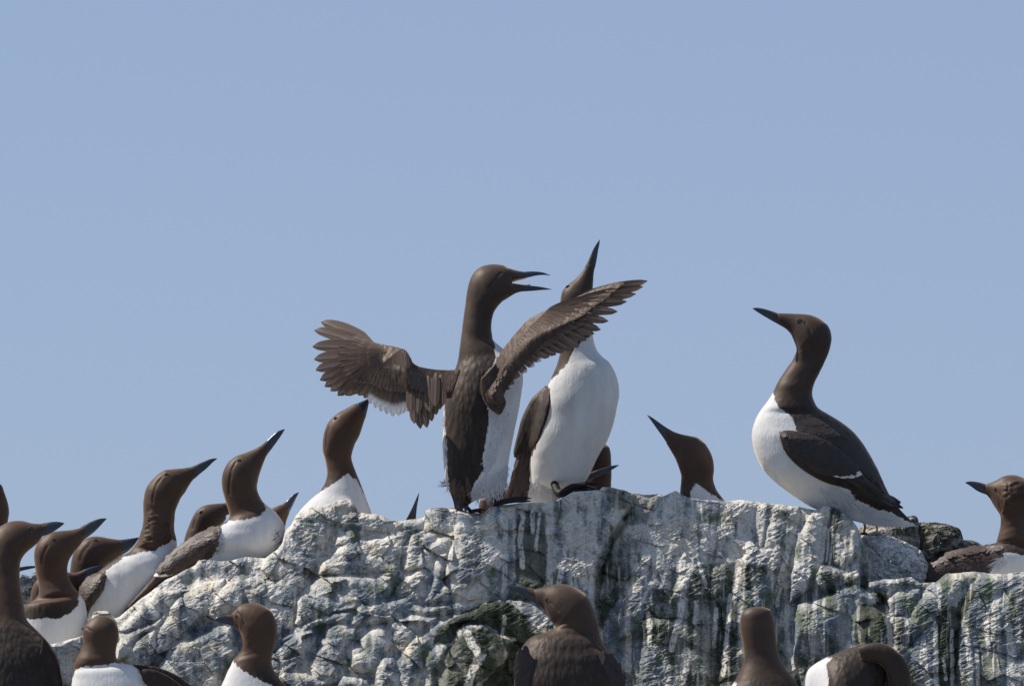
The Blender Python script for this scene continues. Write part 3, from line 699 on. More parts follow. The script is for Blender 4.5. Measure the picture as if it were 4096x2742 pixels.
for a in [(B7, [(320,830),(335,1000),(315,1150),(290,1250),(265,1355)], 38), (B7, [(350,780),(345,960)], 46), (B7, [(410,1090),(400,1200)], 32), (B7, [(522,1130),(508,1340)], 26),
          (B7, [(600,1050),(580,1300),(560,1500)], 26), (B7, [(175,920),(110,1060),(50,1160)], 20), (B7, [(650,900),(620,1080)], 26), (B7, [(240,900),(200,1010)], 20), (B7, [(350,1370),(320,1568)], 50),
          (B7, [(300,640),(180,800),(170,900)], 36), (B7, [(980,600),(900,900),(860,1100)], 34), (B7, [(1040,800),(1010,1000)], 60), (B7, [(420,860),(460,1000)], 22), (B7, [(130,1150),(140,1330)], 24), (B7, [(20,1280),(20,1480)], 36),
          (B6, [(880,400),(868,640),(865,870)], 40), (B6, [(1010,400),(975,640),(930,850)], 36), (B6, [(1090,480),(1105,700),(1115,880)], 36), (B6, [(680,380),(660,560),(680,740)], 36), (B6, [(745,350),(750,500)], 30), (B6, [(560,400),(560,700),(545,940)], 36),
          (B6, [(800,360),(770,620)], 22), (B6, [(1050,720),(1090,860)], 24), (B6, [(760,1140),(800,1160),(850,1100)], 22),
          (B10, [(1530,1150),(1545,1210),(1600,1280),(1605,1370),(1560,1450),(1530,1568)], 62), (B10, [(1660,1320),(1620,1390)], 34), (B10, [(1820,1020),(1800,1170),(1900,1200)], 26),
          (B8, [(965,870),(960,1060)], 34), (B8, [(615,1100),(640,1300)], 34), (B8, [(1160,1180),(1190,1568)], 36), (B8, [(1290,1100),(1310,1300)], 30), (B8, [(1055,1180),(1060,1568)], 26), (B8, [(1450,1150),(1480,1568)], 48), (B8, [(940,1150),(950,1568)], 34),
          (B8, [(200,480),(185,700)], 14), (B8, [(232,380),(225,560),(205,720)], 14), (B8, [(275,430),(255,640)], 14), (B8, [(320,430),(290,740)], 34), (B8, [(380,480),(350,700)], 40), (B8, [(1230,1320),(1240,1568)], 26), (B8, [(740,1100),(750,1250)], 26),
          (B8, [(1000,1380),(1015,1520)], 22), (B8, [(860,1250),(890,1568)], 30), (B8, [(1350,1000),(1340,1240)], 30),
          (C9, [(880,480),(860,640)], 60), (C9, [(1200,160),(1210,300)], 40), (C9, [(1490,0),(1500,180)], 30), (C9, [(2120,200),(2110,400)], 50), (C9, [(640,560),(650,700)], 40),
          (B10, [(170,800),(150,1080)], 50), (B10, [(400,400),(380,620)], 60), (B10, [(40,950),(30,1180)], 30)]:
    streak(a[0], a[1], a[2])
proc = smooth(.20, .36, fbm(xf*.19+.4*perlin(xf*.05, yf*.03), yf*.009, 6.1, 3))*right*smooth(-.15, .15, fbm(xf*.25, yf*.035, 3.1, 4))
lowr = right*smooth(545, 600, yf)                    # greyer, barer rock low on the right
n1 = fbm(xf*.035, yf*.05, 2.2, 4); n2 = fbm(xf*.16, yf*.13, 5.5, 4); n3 = perlin(rx*.35, ry*.95, 6)+.5*perlin(xf*1.3, yf*1.3, 2)
run_ = fbm(xf*.13+.3*perlin(xf*.04, yf*.03), yf*.016, 71, 4)
gu = np.clip(.66+.6*n1+.32*n2+.55*run_+(.35+.15*right)*n3-.40*lowr-.14*right, 0, 1)
gu = gu+.42*right*smooth(-.1, .35, fbm(xf*.075, yf*.007, 51, 3))-.30*(1-right)*smooth(-.05, .4, fbm(xf*.05, yf*.018, 61, 3))-.22*smooth(30, 90, yf-rgs)*(1-right)
gu = smooth(.12, .85, gu)
gu = gu*(1-.9*dark*smooth(-.55, .12, .5*dark+n2+.3*n3))
gu = np.maximum(gu, .98*st_); gu = np.maximum(gu, .9*proc*(1-.45*dark))
grey = np.array([.185, .215, .235])[None, :]*(1+.5*n2[:, None]); wht = np.array([.71, .675, .60])[None, :]*np.ones((len(xf), 1))
alg = np.array([.045, .058, .036])[None, :]*(1+.8*np.clip(n2, -1, 1)[:, None])
warmr = np.array([.20, .165, .125])[None, :]
gm = smooth(.1, .6, dark+.35*n2)[:, None]
rock = grey*(1-gm)+alg*gm
wm = smooth(.2, .5, fbm(xf*.03, yf*.06, 15, 3))[:, None]*(1-gm); rock = rock*(1-.6*wm)+warmr*.6*wm
gm2 = smooth(.1, .45, fbm(xf*.05, yf*.03, 31, 3)+.15*right)[:, None]*(1-gm)*.8; rock = rock*(1-gm2)+np.array([.135, .165, .09])[None]*gm2
och = (smooth(.0, .42, fbm(xf*.03, yf*.05, 22, 3))*(1-.6*right))[:, None]
wht = wht*(1-och*.6)+np.array([.66, .57, .40])[None, :]*och*.6
colr = rock*(1-gu[:, None])+wht*gu[:, None]
yel = smooth(.34, .55, fbm(xf*.10, yf*.14, 41, 3))[:, None]*(1-gm)*.5; colr = colr*(1-yel)+np.array([.34, .26, .10])[None]*yel
colr = np.clip(colr, .008, .80)
COLF = colr.reshape(NX, NV, 3)

# rows over the crest (top and back) and a ledge below the picture
back = []
nb = 46
for i in range(1, nb+1):
    t = i/nb; dep = 420*t**1.8
    hh = 2.0*fbm(x*.02, dep*.03, 5, 3)*min(1, dep/40)+.5*perlin(x*.15, dep*.15, 2)
    back.append(np.stack([x, D[:, 0]+dep+1.0, ridge+1.2+dep*.10+np.abs(hh)*1.5+200*smooth(.6, 1, t)], -1))
back = np.array(back[::-1])                          # far -> near
front = []  # out-of-view ledge under the lower birds, widened to bounce sunlight up the face
nf = 160
for i in range(1, nf+1):
    t = i/nf; fwd = 820*smooth(0, .8, t); dn = 10+55*t+500*smooth(.78, 1, t)
    nz = min(1, t*8); fw = fwd*(1+.12*perlin(x*.012, 3.3, 1)); front.append(np.stack([x, D[:, -1]-fw-3*fbm(x*.05, t*4, 3, 3), yb+dn*.9+nz*(14*fbm(x*.012, fw*.012, 9, 3)+6*ridged(x*.04, fw*.04, 5, 4)+2.5*fbm(x*.2, fw*.2, 2, 3))], -1))
front = np.array(front)
mid = np.stack([X, D, Yg], -1).transpose(1, 0, 2)     # rows x cols
G = np.concatenate([back, mid, front], 0)
cb = np.repeat(COLF[:, :1].transpose(1, 0, 2)*.9, nb, 0); cfx = np.repeat(COLF[:, -1:].transpose(1, 0, 2), nf, 0); wl_ = (smooth(0, 24, np.arange(nf))*.9)[:, None, None]*(.8+.4*fbm(x*.03, 4., 2, 3))[None, :, None]; cfx = cfx*(1-wl_)+np.array([.26, .255, .25])*wl_
GC = np.concatenate([cb, COLF.transpose(1, 0, 2), cfx], 0)
def grid_object(name, G, GC, material):
    nr, nc = G.shape[:2]; V = W(G.reshape(-1, 3)); me = bpy.data.meshes.new(name)
    idx = np.arange(nr*nc).reshape(nr, nc)
    q = np.stack([idx[:-1, :-1], idx[1:, :-1], idx[1:, 1:], idx[:-1, 1:]], -1).reshape(-1, 4)
    me.vertices.add(len(V)); me.vertices.foreach_set('co', V.astype(np.float32).ravel())
    me.loops.add(q.size); me.loops.foreach_set('vertex_index', q.astype(np.int32).ravel())
    me.polygons.add(len(q)); me.polygons.foreach_set('loop_start', np.arange(0, q.size, 4, dtype=np.int32))
    me.polygons.foreach_set('loop_total', np.full(len(q), 4, np.int32)); me.polygons.foreach_set('use_smooth', np.ones(len(q), bool))
    me.update(); me.validate()
    a = me.attributes.new('col', 'FLOAT_COLOR', 'POINT')
    a.data.foreach_set('color', np.concatenate([GC.reshape(-1, 3), np.ones((nr*nc, 1))], 1).astype(np.float32).ravel())
    me.materials.append(material); o = bpy.data.objects.new(name, me); COL.objects.link(o); return o
def rock_mat():
    m, t, b = mat('rock', .88, .25)
    c = attr(t, 'col')[0]; n1 = noise(t, 300, detail=4, rough=.7); n2 = noise(t, 75, detail=4, rough=.65)
    r1 = ramp(t, n1, [(.3, (.74, .74, .78, 1)), (.52, (1, 1, 1, 1)), (.75, (1.12, 1.11, 1.08, 1))])
    r2 = ramp(t, n2, [(.32, (.82, .82, .86, 1)), (.55, (1.05, 1.04, 1.01, 1))])
    c = mixc(t, mixc(t, c, r1, 1.0, 'MULTIPLY'), r2, 1.0, 'MULTIPLY'); t.links.new(c, b.inputs['Base Color'])
    p = bump(t, b, n2, .7, .004); bump(t, b, n1, .65, .0016, p); return m
M_ROCK = rock_mat()
cliff = grid_object('cliff', G, GC, M_ROCK)
tag(cliff, 'pale guano-streaked rock crest with dark green algae patches and cracks', kind='structure')

def boulder(label, C, poly, d, depth, seed, col_a, col_b, dark_amt=.3, rough=1.0, facet=0., streaks=0.):
    """closed boulder: outline grown into a rounded mass, front half and back half"""
    q = catmull(np.vstack([cv(C, poly), cv(C, poly[:1])]), 30)[:-1]
    c = q.mean(0); nr, ns = 110, len(q); V = []; Cc = []
    root_d = d
    for half in (-1, 1):
        for i in range(nr+1 if half < 0 else nr):
            s = i/nr; r = math.sin(s*math.pi/2) ** .85 if half < 0 else math.cos(s*math.pi/2)
            dd = -math.cos(s*math.pi/2) if half < 0 else math.sin((i+1)/nr*math.pi/2)
            if half > 0: r = math.cos((i+1)/nr*math.pi/2)
            xy = c+(q-c)*max(r, .02)
            V.append(np.stack([xy[:, 0], np.full(ns, root_d+dd*depth), xy[:, 1]], -1))
    V = np.array(V).reshape(-1, 3)
    nn = ridged(V[:, 0]*.05+seed, V[:, 1]*.05, V[:, 2]*.07, 4)*2.2*rough+fbm(V[:, 0]*.2+seed, V[:, 1]*.2, V[:, 2]*.2, 4)*1.6*rough+1.0*rough*ridged(V[:, 0]*.22+seed, V[:, 1]*.22, V[:, 2]*.3, 3)+.5*perlin(V[:, 0]*.9, V[:, 1]*.9, V[:, 2]*.9)
    V[:, 1] -= nn*1.2; V[:, 2] -= nn*.25
    f1, f2, cid = worley((V[:, 0]+V[:, 1]*.5)/14, V[:, 2]/11, seed+3); V[:, 1] -= facet*(3*_gr[cid, 0]+1.6*smooth(0, .3, f2-f1))
    n2 = fbm(V[:, 0]*.08+seed, V[:, 1]*.08, V[:, 2]*.12, 4)
    sk = fbm(V[:, 0]*.3+seed, V[:, 1]*.05, V[:, 2]*.02, 3)
    g = smooth(-.35, .35, n2+streaks*sk*2-dark_amt)[:, None]
    cc = np.array(col_a)[None]*g+np.array(col_b)[None]*(1-g)
    nrow = 2*nr+1
    o = grid_object('boulder', np.concatenate([V.reshape(nrow, ns, 3), V.reshape(nrow, ns, 3)[:, :1]], 1), np.concatenate([cc.reshape(nrow, ns, 3), cc.reshape(nrow, ns, 3)[:, :1]], 1), M_ROCK)
    tag(o, label, 'boulder', 'boulders behind the crest'); return o
boulder('whitewashed rounded boulder below the tail of the large upright guillemot', C8, [(330,900),(350,660),(410,540),(520,505),(640,540),(760,590),(840,640),(892,740),(890,840),(800,920),(500,960)], 62, 30, 2, (.78,.77,.74), (.46,.46,.46), -.12, 1.5, 1.1)
boulder('small pale stones packed under the tail of the large upright guillemot', C8, [(405,500),(430,462),(480,452),(560,468),(640,472),(680,500),(660,560),(560,575),(430,560)], 84, 22, 27, (.68,.62,.54), (.34,.30,.25), -.05, .9, 1.2)
boulder('dark lichen-crusted rock between the white boulder and the resting guillemot at right', C8, [(810,520),(830,440),(980,442),(1080,470),(1120,500),(1140,600),(1130,760),(900,800),(820,680)], 98, 32, 5, (.34,.33,.27), (.075,.07,.055), .12, 1.1, .9)
boulder('low grey rock just behind the shoulder of the right-hand resting guillemot', C8, [(1030,620),(1060,575),(1160,560),(1240,578),(1300,640),(1280,760),(1040,780)], 112, 26, 9, (.42,.42,.42), (.12,.12,.11), .1, 1.0, .6)
boulder('small mottled green-grey rock right under the large guillemot tail tip', C8, [(560,560),(600,450),(700,430),(760,395),(810,398),(832,470),(850,640),(640,660)], 96, 26, 14, (.42,.42,.38), (.09,.10,.075), .05, 1.1, .6)
boulder('hazy grey rock seen at far left between two guillemot necks', C4, [(90,860),(150,805),(210,812),(240,790),(280,800),(300,1100),(60,1120)], 150, 40, 19, (.5,.5,.5), (.2,.21,.21), 0, 1.2, .6)

sea = bpy.data.meshes.new('sea'); bm = bmesh.new()
for a in ((-9000, -9000), (9000, -9000), (9000, 9000), (-9000, 9000)): bm.verts.new((a[0], a[1], 0))
bm.faces.new(bm.verts); bm.to_mesh(sea); bm.free()
ms, t_, b_ = mat('sea_water', .12, .5); b_.inputs['Base Color'].default_value = (.03, .06, .075, 1); bump(t_, b_, noise(t_, .6, detail=6), .6, .3)
sea.materials.append(ms); seo = bpy.data.objects.new('sea', sea); COL.objects.link(seo); seo['kind'] = 'structure'
# cliff foot: solid headland below the crest so that it stands in the sea
bm = bmesh.new(); top = W(np.array([[-115, -800, 1010], [1135, -800, 1010], [1135, 395, 760], [-115, 395, 760]], float))
vt = [bm.verts.new(p) for p in top]; vb = [bm.verts.new((p[0]*6, p[1]+(-3 if i < 2 else 6), -1)) for i, p in enumerate(top)]
bm.faces.new(vt); 
for i in range(4): bm.faces.new((vt[i], vb[i], vb[(i+1) % 4], vt[(i+1) % 4]))
bmesh.ops.subdivide_edges(bm, edges=bm.edges, cuts=30, use_grid_fill=True)
for p in bm.verts:
    if p.co.z < top[:, 2].min()-.1: p.co += Vector((.4*perlin(p.co.z*.7, p.co.y*.3, 1.), .6*perlin(p.co.x*.5, p.co.z*.5, 2.), 0))
bmesh.ops.recalc_face_normals(bm, faces=bm.faces)
me = bpy.data.meshes.new('headland'); bm.to_mesh(me); bm.free()
mh, t_, b_ = mat('headland_rock', .9, .2); t_.links.new(ramp(t_, noise(t_, 2, detail=8, rough=.7), [(.35, (.12, .12, .12, 1)), (.6, (.5, .49, .46, 1))]), b_.inputs['Base Color']); bump(t_, b_, noise(t_, 3, detail=8), 1, .1)
me.materials.append(mh); ho = bpy.data.objects.new('headland', me); COL.objects.link(ho); ho['kind'] = 'structure'
# ================================================================== the guillemots
# ---- large upright bird on the right, in profile
rC, tC, gC = bird('upright guillemot in profile facing left, at the right of the crest above the white boulder', C3, [
 (330,112,345,187,.75),(380,113,382,210,.78),(440,115,412,242,.78),(500,118,430,280,.8),(560,130,441,308,.82),(620,163,447,332,.82),(655,205,447,350,.8),(668,258,440,370,.8),(664,310,432,390,.8),
 (648,365,418,415,.82),(622,425,392,450,.85),(590,490,360,497,.9),(562,548,326,553,.95),(548,603,302,605,.9),(556,655,268,660,.85),(585,705,232,708,.8),(655,748,205,750,.74),(730,795,182,800,.7),(800,850,169,855,.68),
 (852,910,170,918,.66),(895,975,184,975,.66),(935,1045,208,1035,.66),(970,1115,243,1093,.66),(1003,1190,295,1152,.64),(1030,1245,372,1215,.6),(1058,1290,465,1280,.56),(1085,1325,560,1335,.5),(1118,1362,690,1375,.42),(1148,1392,815,1415,.36),(1175,1420,950,1445,.28),(1210,1438,1110,1452,.2),(1214,1441,1200,1446,.2)],
 d=22, head_end=14, ns=96, n=7, material=M_PLC,
 bill=[(172,80,173,83,.5),(200,77,206,106),(240,83,252,134,.45),(290,97,300,162),(335,113,350,190,.5),(372,124,388,212,.6)],
 white=[(C3, [(296,600),(318,672),(345,706),(400,742),(430,780),(444,845),(520,900),(700,1100),(785,1220),(800,1275),(850,1290),(960,1345),(1060,1365),(1120,1405),(1230,1446),(1200,1600),(100,1600),(0,700),(200,640)])],
 eye=(C3,468,162), eye_r=2.3, groove=[(500,168),(530,210),(545,270),(550,340)], base=(800,530))
wgC, twC = folded_wing(rC, C3, [(342,888,344,895),(350,856,352,925),(385,845,372,975),(450,850,420,1035),(520,866,480,1088),(590,885,540,1128),(655,912,600,1160),(715,955,655,1182),(768,1005,715,1198),(815,1055,770,1214),(855,1112,812,1230),(905,1160,858,1250),(960,1200,905,1272),(1015,1245,960,1296),(1070,1290,1020,1315),(1120,1330,1112,1337)],
 tC, 22, th=5, n=9, white=[(C3, [(655,1130),(780,1126),(845,1098),(866,1120),(822,1145),(740,1148)])], nu=44)
folded_wing(rC, C3, [(350,856,352,925),(450,850,420,1035),(590,885,540,1128),(715,955,655,1182),(815,1055,770,1214),(905,1160,858,1250),(1015,1245,960,1296),(1120,1330,1112,1337)], tC, 22, th=5, side=1)
folded_wing(rC, C3, [(950,1130,940,1170),(980,1190,960,1240),(1020,1240,1000,1290),(1060,1262,1040,1310),(1100,1290,1075,1335),(1104,1296,1098,1304)], tC, 22, th=2.5, nu=10, name='tail_covert')
scatter(rC, 'wing_feathers', [twC], C3, [(350,865),(520,875),(650,920),(760,1010),(840,1095),(760,1120),(600,1110),(480,1050),(380,960)], (1, .62), 230, 7.5, 2.4, .35, M_BACK, parent=wgC, seed=4)
scatter(rC, 'back_feathers', [tC], C3, [(450,790),(560,770),(700,820),(810,920),(900,1040),(980,1190),(900,1130),(850,1080),(700,930),(560,860),(460,840)], (.72, .75), 260, 7, 2.3, .3, M_BACK, seed=5)
scatter(rC, 'primary_feathers', [twC], C3, [(780,1150),(860,1140),(1010,1240),(1090,1310),(1000,1300),(850,1235)], (1, .62), 26, 19, 1.7, .4, M_BACK, parent=wgC, seed=6, jitter=.06)
fluff(rC, [tC], C3, [(580,1190),(700,1200),(790,1230),(800,1330),(740,1360),(640,1330)], (.75, .75), 120, 10, .6, out=.3)
fluff(rC, [tC], C3, [(820,1300),(960,1350),(1090,1390),(1000,1440),(860,1420)], (.9, .55), 120, 10, .5, out=.3)
for k_ in (0, 1):
    lx = 864+k_*12; V_, F_ = tube([(lx, 34+k_*12, 520), (lx+1, 38+k_*12, 527), (lx, 38+k_*12, 532)], [1.6, 1.1, 1.2])
    lg_ = make_mesh('leg', V_, F_, M_LEG, rC, rC['_org'])
    foot(rC, (lx, 38+k_*12, 532), [(lx-5, 26+k_*12, 534.5), (lx+1, 23+k_*12, 535), (lx+6, 26+k_*12, 535)], .8)

# ---- central displaying bird seen from behind
rA, tA, gA = bird('guillemot with both wings spread and bill open, back turned, at the centre', C2, [
 (447,232,463,344,.42),(440,227,460,350,.58),(428,219,452,360,.7),(405,208,430,376,.78),(350,204,398,404,.82),(300,214,378,427,.82),(262,240,362,452,.82),(238,278,353,480,.85),(222,332,348,508,.88),(212,402,347,543,.9),(202,475,351,572,.9),
 (193,550,357,600,.88),(184,615,385,625,.82),(178,665,412,648,.8),(170,715,462,690,.78),(150,768,505,745,.76),(122,832,512,810,.76),(105,900,503,880,.78),(97,970,490,965,.78),(94,1060,470,1060,.78),(92,1150,452,1150,.76),(97,1240,437,1240,.72),(106,1320,430,1312,.66),(118,1372,420,1372,.6),(132,1400,380,1412,.5),(142,1425,290,1428,.5),(150,1450,238,1452,.5),(158,1474,216,1478,.4)],
 d=0, head_end=13, ns=96, n=7, far='white', eye=(C11,1030,530), eye_r=1.7, groove=[(C11, [(900,530),(830,600),(740,720),(620,870)])],
 white=[(C2, [(354,585),(364,640),(372,690),(350,760),(320,860),(332,960),(330,1060),(312,1150),(298,1230),(312,1275),(262,1340),(242,1400),(236,1440),(300,1520),(600,1500),(640,600),(420,560)]),
        (C2, [(40,930),(101,930),(104,1050),(112,1180),(117,1290),(128,1380),(60,1400)])], material=M_PLC, base=(465, 512), lean=.14)
def lnA(v): v[:, 1] += .14*(512-v[:, 2]); return v
ub, uf, un = loft(C11, [(2062,584,2063,590,.5),(1985,550,1978,580,.5),(1870,514,1860,577,.5),(1720,494,1720,592,.5),(1560,493,1560,628,.55),(1430,500,1430,645,.55),(1300,478,1300,668,.6),(1180,448,1185,695,.65),(1060,408,1098,735,.62),(980,380,1040,800,.3)], 0, .5, 32, 6, rough=0)
make_mesh('upper_bill', lnA(ub), uf, M_BILL, rA, rA['_org'], {'mask': (smooth(1330, 1230, (ub[:, 0]-462.5)/.04268-.9*((ub[:, 2]-250)/.04268-590)*-1)*2-1)*3})
lb, lf, ln = loft(C11, [(2094,913,2095,919,.5),(1900,866,1900,926,.5),(1700,836,1700,943,.55),(1500,820,1500,958,.6),(1350,806,1375,966,.7),(1230,788,1280,992,.75),(1120,758,1205,1024,.8),(1040,730,1085,1100,.65),(960,700,960,1180,.3)], 0, .5, 32, 6, rough=0)
make_mesh('lower_bill', lnA(lb), lf, M_BILL, rA, rA['_org'], {'mask': (smooth(1480, 1380, (lb[:, 0]-462.5)/.04268)*2-1)*3})
ov, of, _ = loft(C11, [(1085,732,1095,768,2.6),(1180,688,1189,738,2.8),(1300,660,1306,702,3.0),(1430,638,1435,672,2.8),(1540,618,1542,634,2)], 0, 1, 16, 5, rough=0)
make_mesh('mouth_lining', lnA(ov), of, M_ORANGE, rA, rA['_org'])
ov, of, _ = loft(C11, [(1180,770,1180,800,1),(1400,800,1400,830,1),(1500,805,1500,850,1),(1540,798,1560,840,1),(1596,790,1600,796,1)], 0, .8, 14, 5, rough=0)
make_mesh('tongue', lnA(ov), of, M_ORANGE, rA, rA['_org'])
# back plumage
scatter(rA, 'tail_feathers', [tA], C2, [(150,1330),(240,1340),(215,1460),(160,1460)], (.05, 1), 14, 17, 2.3, .2, M_BRN, seed=9, jitter=.1)
fluff(rA, [tA], C2, [(335,940),(350,1060),(330,1150),(312,1240),(330,1300),(380,1200),(430,1050),(440,960)], (-.45, .9), 300, 8, .7, out=.6)
fluff(rA, [tA], C2, [(260,1340),(330,1290),(430,1240),(430,1340),(400,1420),(330,1430)], (.0, 1), 240, 9, .75, seed=11, d0=0)
fluff(rA, [tA], C2, [(245,1375),(275,1340),(290,1400),(270,1440)], (-.1, 1), 60, 8, .4, seed=12, d0=0)
fluff(rA, [tA], C2, [(96,980),(112,980),(125,1330),(118,1390),(100,1330)], (-.1, 1), 60, 6, .4, seed=13, d0=0)
fluff(rA, [tA], C2, [(100,1330),(128,1340),(130,1370),(105,1365)], (-1, .15), 14, 9, .7, seed=14, d0=0, out=0)
fluff(rA, [tA], C2, [(410,1240),(434,1240),(432,1370),(410,1380)], (.35, 1), 50, 6, .3, seed=15, d0=0)
lg = [cv(C13, [p])[0] for p in ((330,350),(440,460),(600,440),(585,425),(600,475))]
foot(rA, (lg[1][0]-2, -3, lg[1][1]-1), [(lg[2][0], -14, lg[2][1]-1), (lg[3][0]+1, -6, lg[3][1]), (lg[4][0]-3, 4, lg[4][1]-1)], 1.5, leg_top=(lg[0][0], -3, lg[0][1]))
lg = [cv(C13, [p])[0] for p in ((740,250),(700,355),(1175,280),(1140,262),(1170,315))]
foot(rA, (lg[1][0], -4, lg[1][1]), [(lg[4][0], -22, lg[4][1]), (lg[2][0], -14, lg[2][1]), (lg[3][0], -4, lg[3][1])], 2.0, leg_top=(lg[0][0], -2, lg[0][1]))

def spread_wing(root, C, arm, d0_fn, tips, roots, widths, bends, wt_from, covert_rows, scat, flow, label=None, sc_n=300, tip_white=.84):
    V, F, nr = loft(C, arm, 0, .12, 40, 6, rough=.05)
    le = cv(C, [q[:2] for q in arm]); le = le[np.argsort(le[:, 0])]
    d_fn = lambda x_, y_: d0_fn(x_)-.62*np.clip(y_-np.interp(x_, le[:, 0], le[:, 1]), -30, 22)
    V[:, 1] += d_fn(V[:, 0], V[:, 2])
    wg = make_mesh('wing', V, F, M_PLW, root, root['_org'], {'warm': np.zeros(len(V)), 'soil': np.zeros(len(V)), 'mask': np.full(len(V), -8.)})
    if label: wg['label'] = label
    scatter(root, 'inner_coverts', [bvh(V, F)], C, scat, flow, sc_n, 9, 2.2, .06, M_FEA, parent=wg, seed=22, tint=(.1, .5), jitter=.12)
    T = bvh(V, F); tp = cv(C, tips); rt = cv(C, roots); n = len(tp)
    for i in range(n):
        dd = d_fn(np.array([rt[i, 0], tp[i, 0]]), np.array([rt[i, 1], tp[i, 1]]))
        v, f, a, m = big_feather((rt[i, 0], dd[0]+.6+(.15*i), rt[i, 1]), (tp[i, 0], dd[1]+.6+.15*i, tp[i, 1]), widths[i], bends[i], .25, .5, pt=.5 if i < 9 else .72, white_tip=tip_white if i >= wt_from else None)
        make_mesh('flight_feather', v, f, M_FEA, wg, root['_org'], {'tint': np.full(len(v), random.uniform(.1, .9)), 'across': a, 'mask': m}, recalc=False)
    vs = []; fs = []; As = []; Ts = []; o = 0
    for (k0, k1, nn, wd, off) in covert_rows:         # rows of coverts lie over the flight feathers
        for s in np.linspace(0, 1, nn):
            i = s*(n-1); r = np.array([np.interp(i, range(n), rt[:, 0]), np.interp(i, range(n), rt[:, 1])]); t = np.array([np.interp(i, range(n), tp[:, 0]), np.interp(i, range(n), tp[:, 1])])
            a0 = r+(t-r)*k0; b0 = r+(t-r)*(k1+random.uniform(-.02, .02)); dd = d_fn(np.array([a0[0], b0[0]]), np.array([a0[1], b0[1]]))-off
            v, f, a, m = big_feather((a0[0], dd[0], a0[1]), (b0[0], dd[1]+.3, b0[1]), wd*random.uniform(.9, 1.1), 0, .15, .2, rows=7)
            vs.append(v); fs += [tuple(q+o for q in g) for g in f]; As += a; Ts += [random.uniform(0, 1)]*len(v); o += len(v)
    make_mesh('covert_feathers', np.vstack(vs), fs, M_FEA, wg, root['_org'], {'tint': Ts, 'across': As, 'mask': np.zeros(o)}, recalc=False)
    return wg, T
# right wing, reaching over the neighbour
rtips = [(1162,290),(1139,320),(1102,358),(1054,398),(1006,450),(958,500),(918,545),(885,566),(845,598),(806,632),(768,650),(725,662),(685,675),(650,688),(608,708),(572,736),(532,768),(492,808),(456,846),(430,872),(402,892)]
rroots = [(760,395),(735,405),(715,418),(697,430),(682,445),(668,460),(652,475),(636,490),(620,505),(600,520),(580,535),(560,555),(540,580),(520,605),(500,632),(482,660),(462,690),(444,722),(428,752),(412,780),(400,805)]
wR, tR = spread_wing(rA, C2, [(292,800,330,940,.16,0),(330,762,410,925,.14),(372,712,415,880,.12),(402,655,452,815,.12),(440,605,500,745,.12),(490,545,560,680,.12),(540,493,610,620,.12),(600,459,660,575,.12),(650,436,710,540,.12),(700,414,765,510,.1),(750,391,820,480,.1),(800,369,860,445,.1),(850,349,900,415,.1),(900,329,945,385,.1),(950,313,980,355,.1),(1000,300,1015,325,.1),(1040,296,1045,305,.1)],
 lambda x_: -12-48*np.clip((x_-480)/150, 0, 1), rtips, rroots, [5.4]*10+[4.4]*11, [-.03]*10+[.02]*11, 14, [(.05,.62,24,3.4,.5),(-.05,.46,28,3.0,1.0),(-.10,.30,32,2.8,1.5),(-.14,.14,34,2.6,1.9)],
 [(300,805),(372,718),(395,660),(420,700),(400,800),(400,890),(340,910)], (.4, .9), 'right wing raised across the neighbouring bird', 40)
sv, sf, _ = loft(C2, [(292,800,372,720,.3),(292,850,392,800,.28),(302,900,408,880,.24),(328,945,424,925,.18),(360,975,408,970,.12),(384,990,394,988,.1)], -26, .3, 24, 5)
make_mesh('shoulder', sv, sf, M_PLW, wR, rA['_org'], {'warm': np.zeros(len(sv)), 'soil': np.zeros(len(sv)), 'mask': np.full(len(sv), -8.)})
# left wing
ltips = [(157,720),(108,783),(94,905),(106,1000),(118,1080),(150,1155),(185,1203),(228,1235),(282,1270),(338,1266),(392,1256),(436,1268),(480,1288),(522,1330),(560,1362),(602,1388),(645,1408),(690,1424),(736,1420),(768,1403),(800,1388)]
lroots = [(560,905),(545,920),(535,938),(530,958),(530,980),(533,1000),(540,1020),(550,1040),(562,1055),(577,1068),(592,1078),(610,1070),(630,1060),(655,1045),(680,1032),(705,1018),(730,1008),(755,1004),(780,1012),(800,1030),(815,1050)]
wL, tL = spread_wing(rA, C1, [(1200,1075,1130,1290,.14,0),(1100,1079,1050,1290,.12),(1010,1074,960,1280,.12),(930,1062,880,1250,.12),(880,1048,810,1225,.12),(840,1020,750,1195,.12),(805,960,700,1160,.12),(785,938,640,1110,.12),(745,915,600,1075,.12),(690,901,560,1040,.12),(640,893,530,1000,.12),(590,882,505,965,.1),(540,868,480,925,.1),(490,854,455,895,.1),(430,840,420,865,.1)],
 lambda x_: -8-8*smooth(450, 405, x_)+58*np.clip((408-x_)/95, 0, 1), ltips, lroots, [7.2]*10+[5.6]*11, [.03]*3+[0]*8+[-.04]*10, 13, [(.05,.58,24,4.2,.5),(-.05,.42,28,3.6,1.0),(-.12,.26,32,3.2,1.5),(-.2,.10,34,3.0,1.9)],
 [(1130,1130),(1000,1125),(930,1115),(860,1095),(800,1030),(790,1060),(810,1120),(850,1180),(1000,1230),(1080,1250),(1110,1200)], (-.15, .95), 'left wing stretched out sideways', 130, .78)
vs = []; fs = []; As = []; Ts = []; o = 0
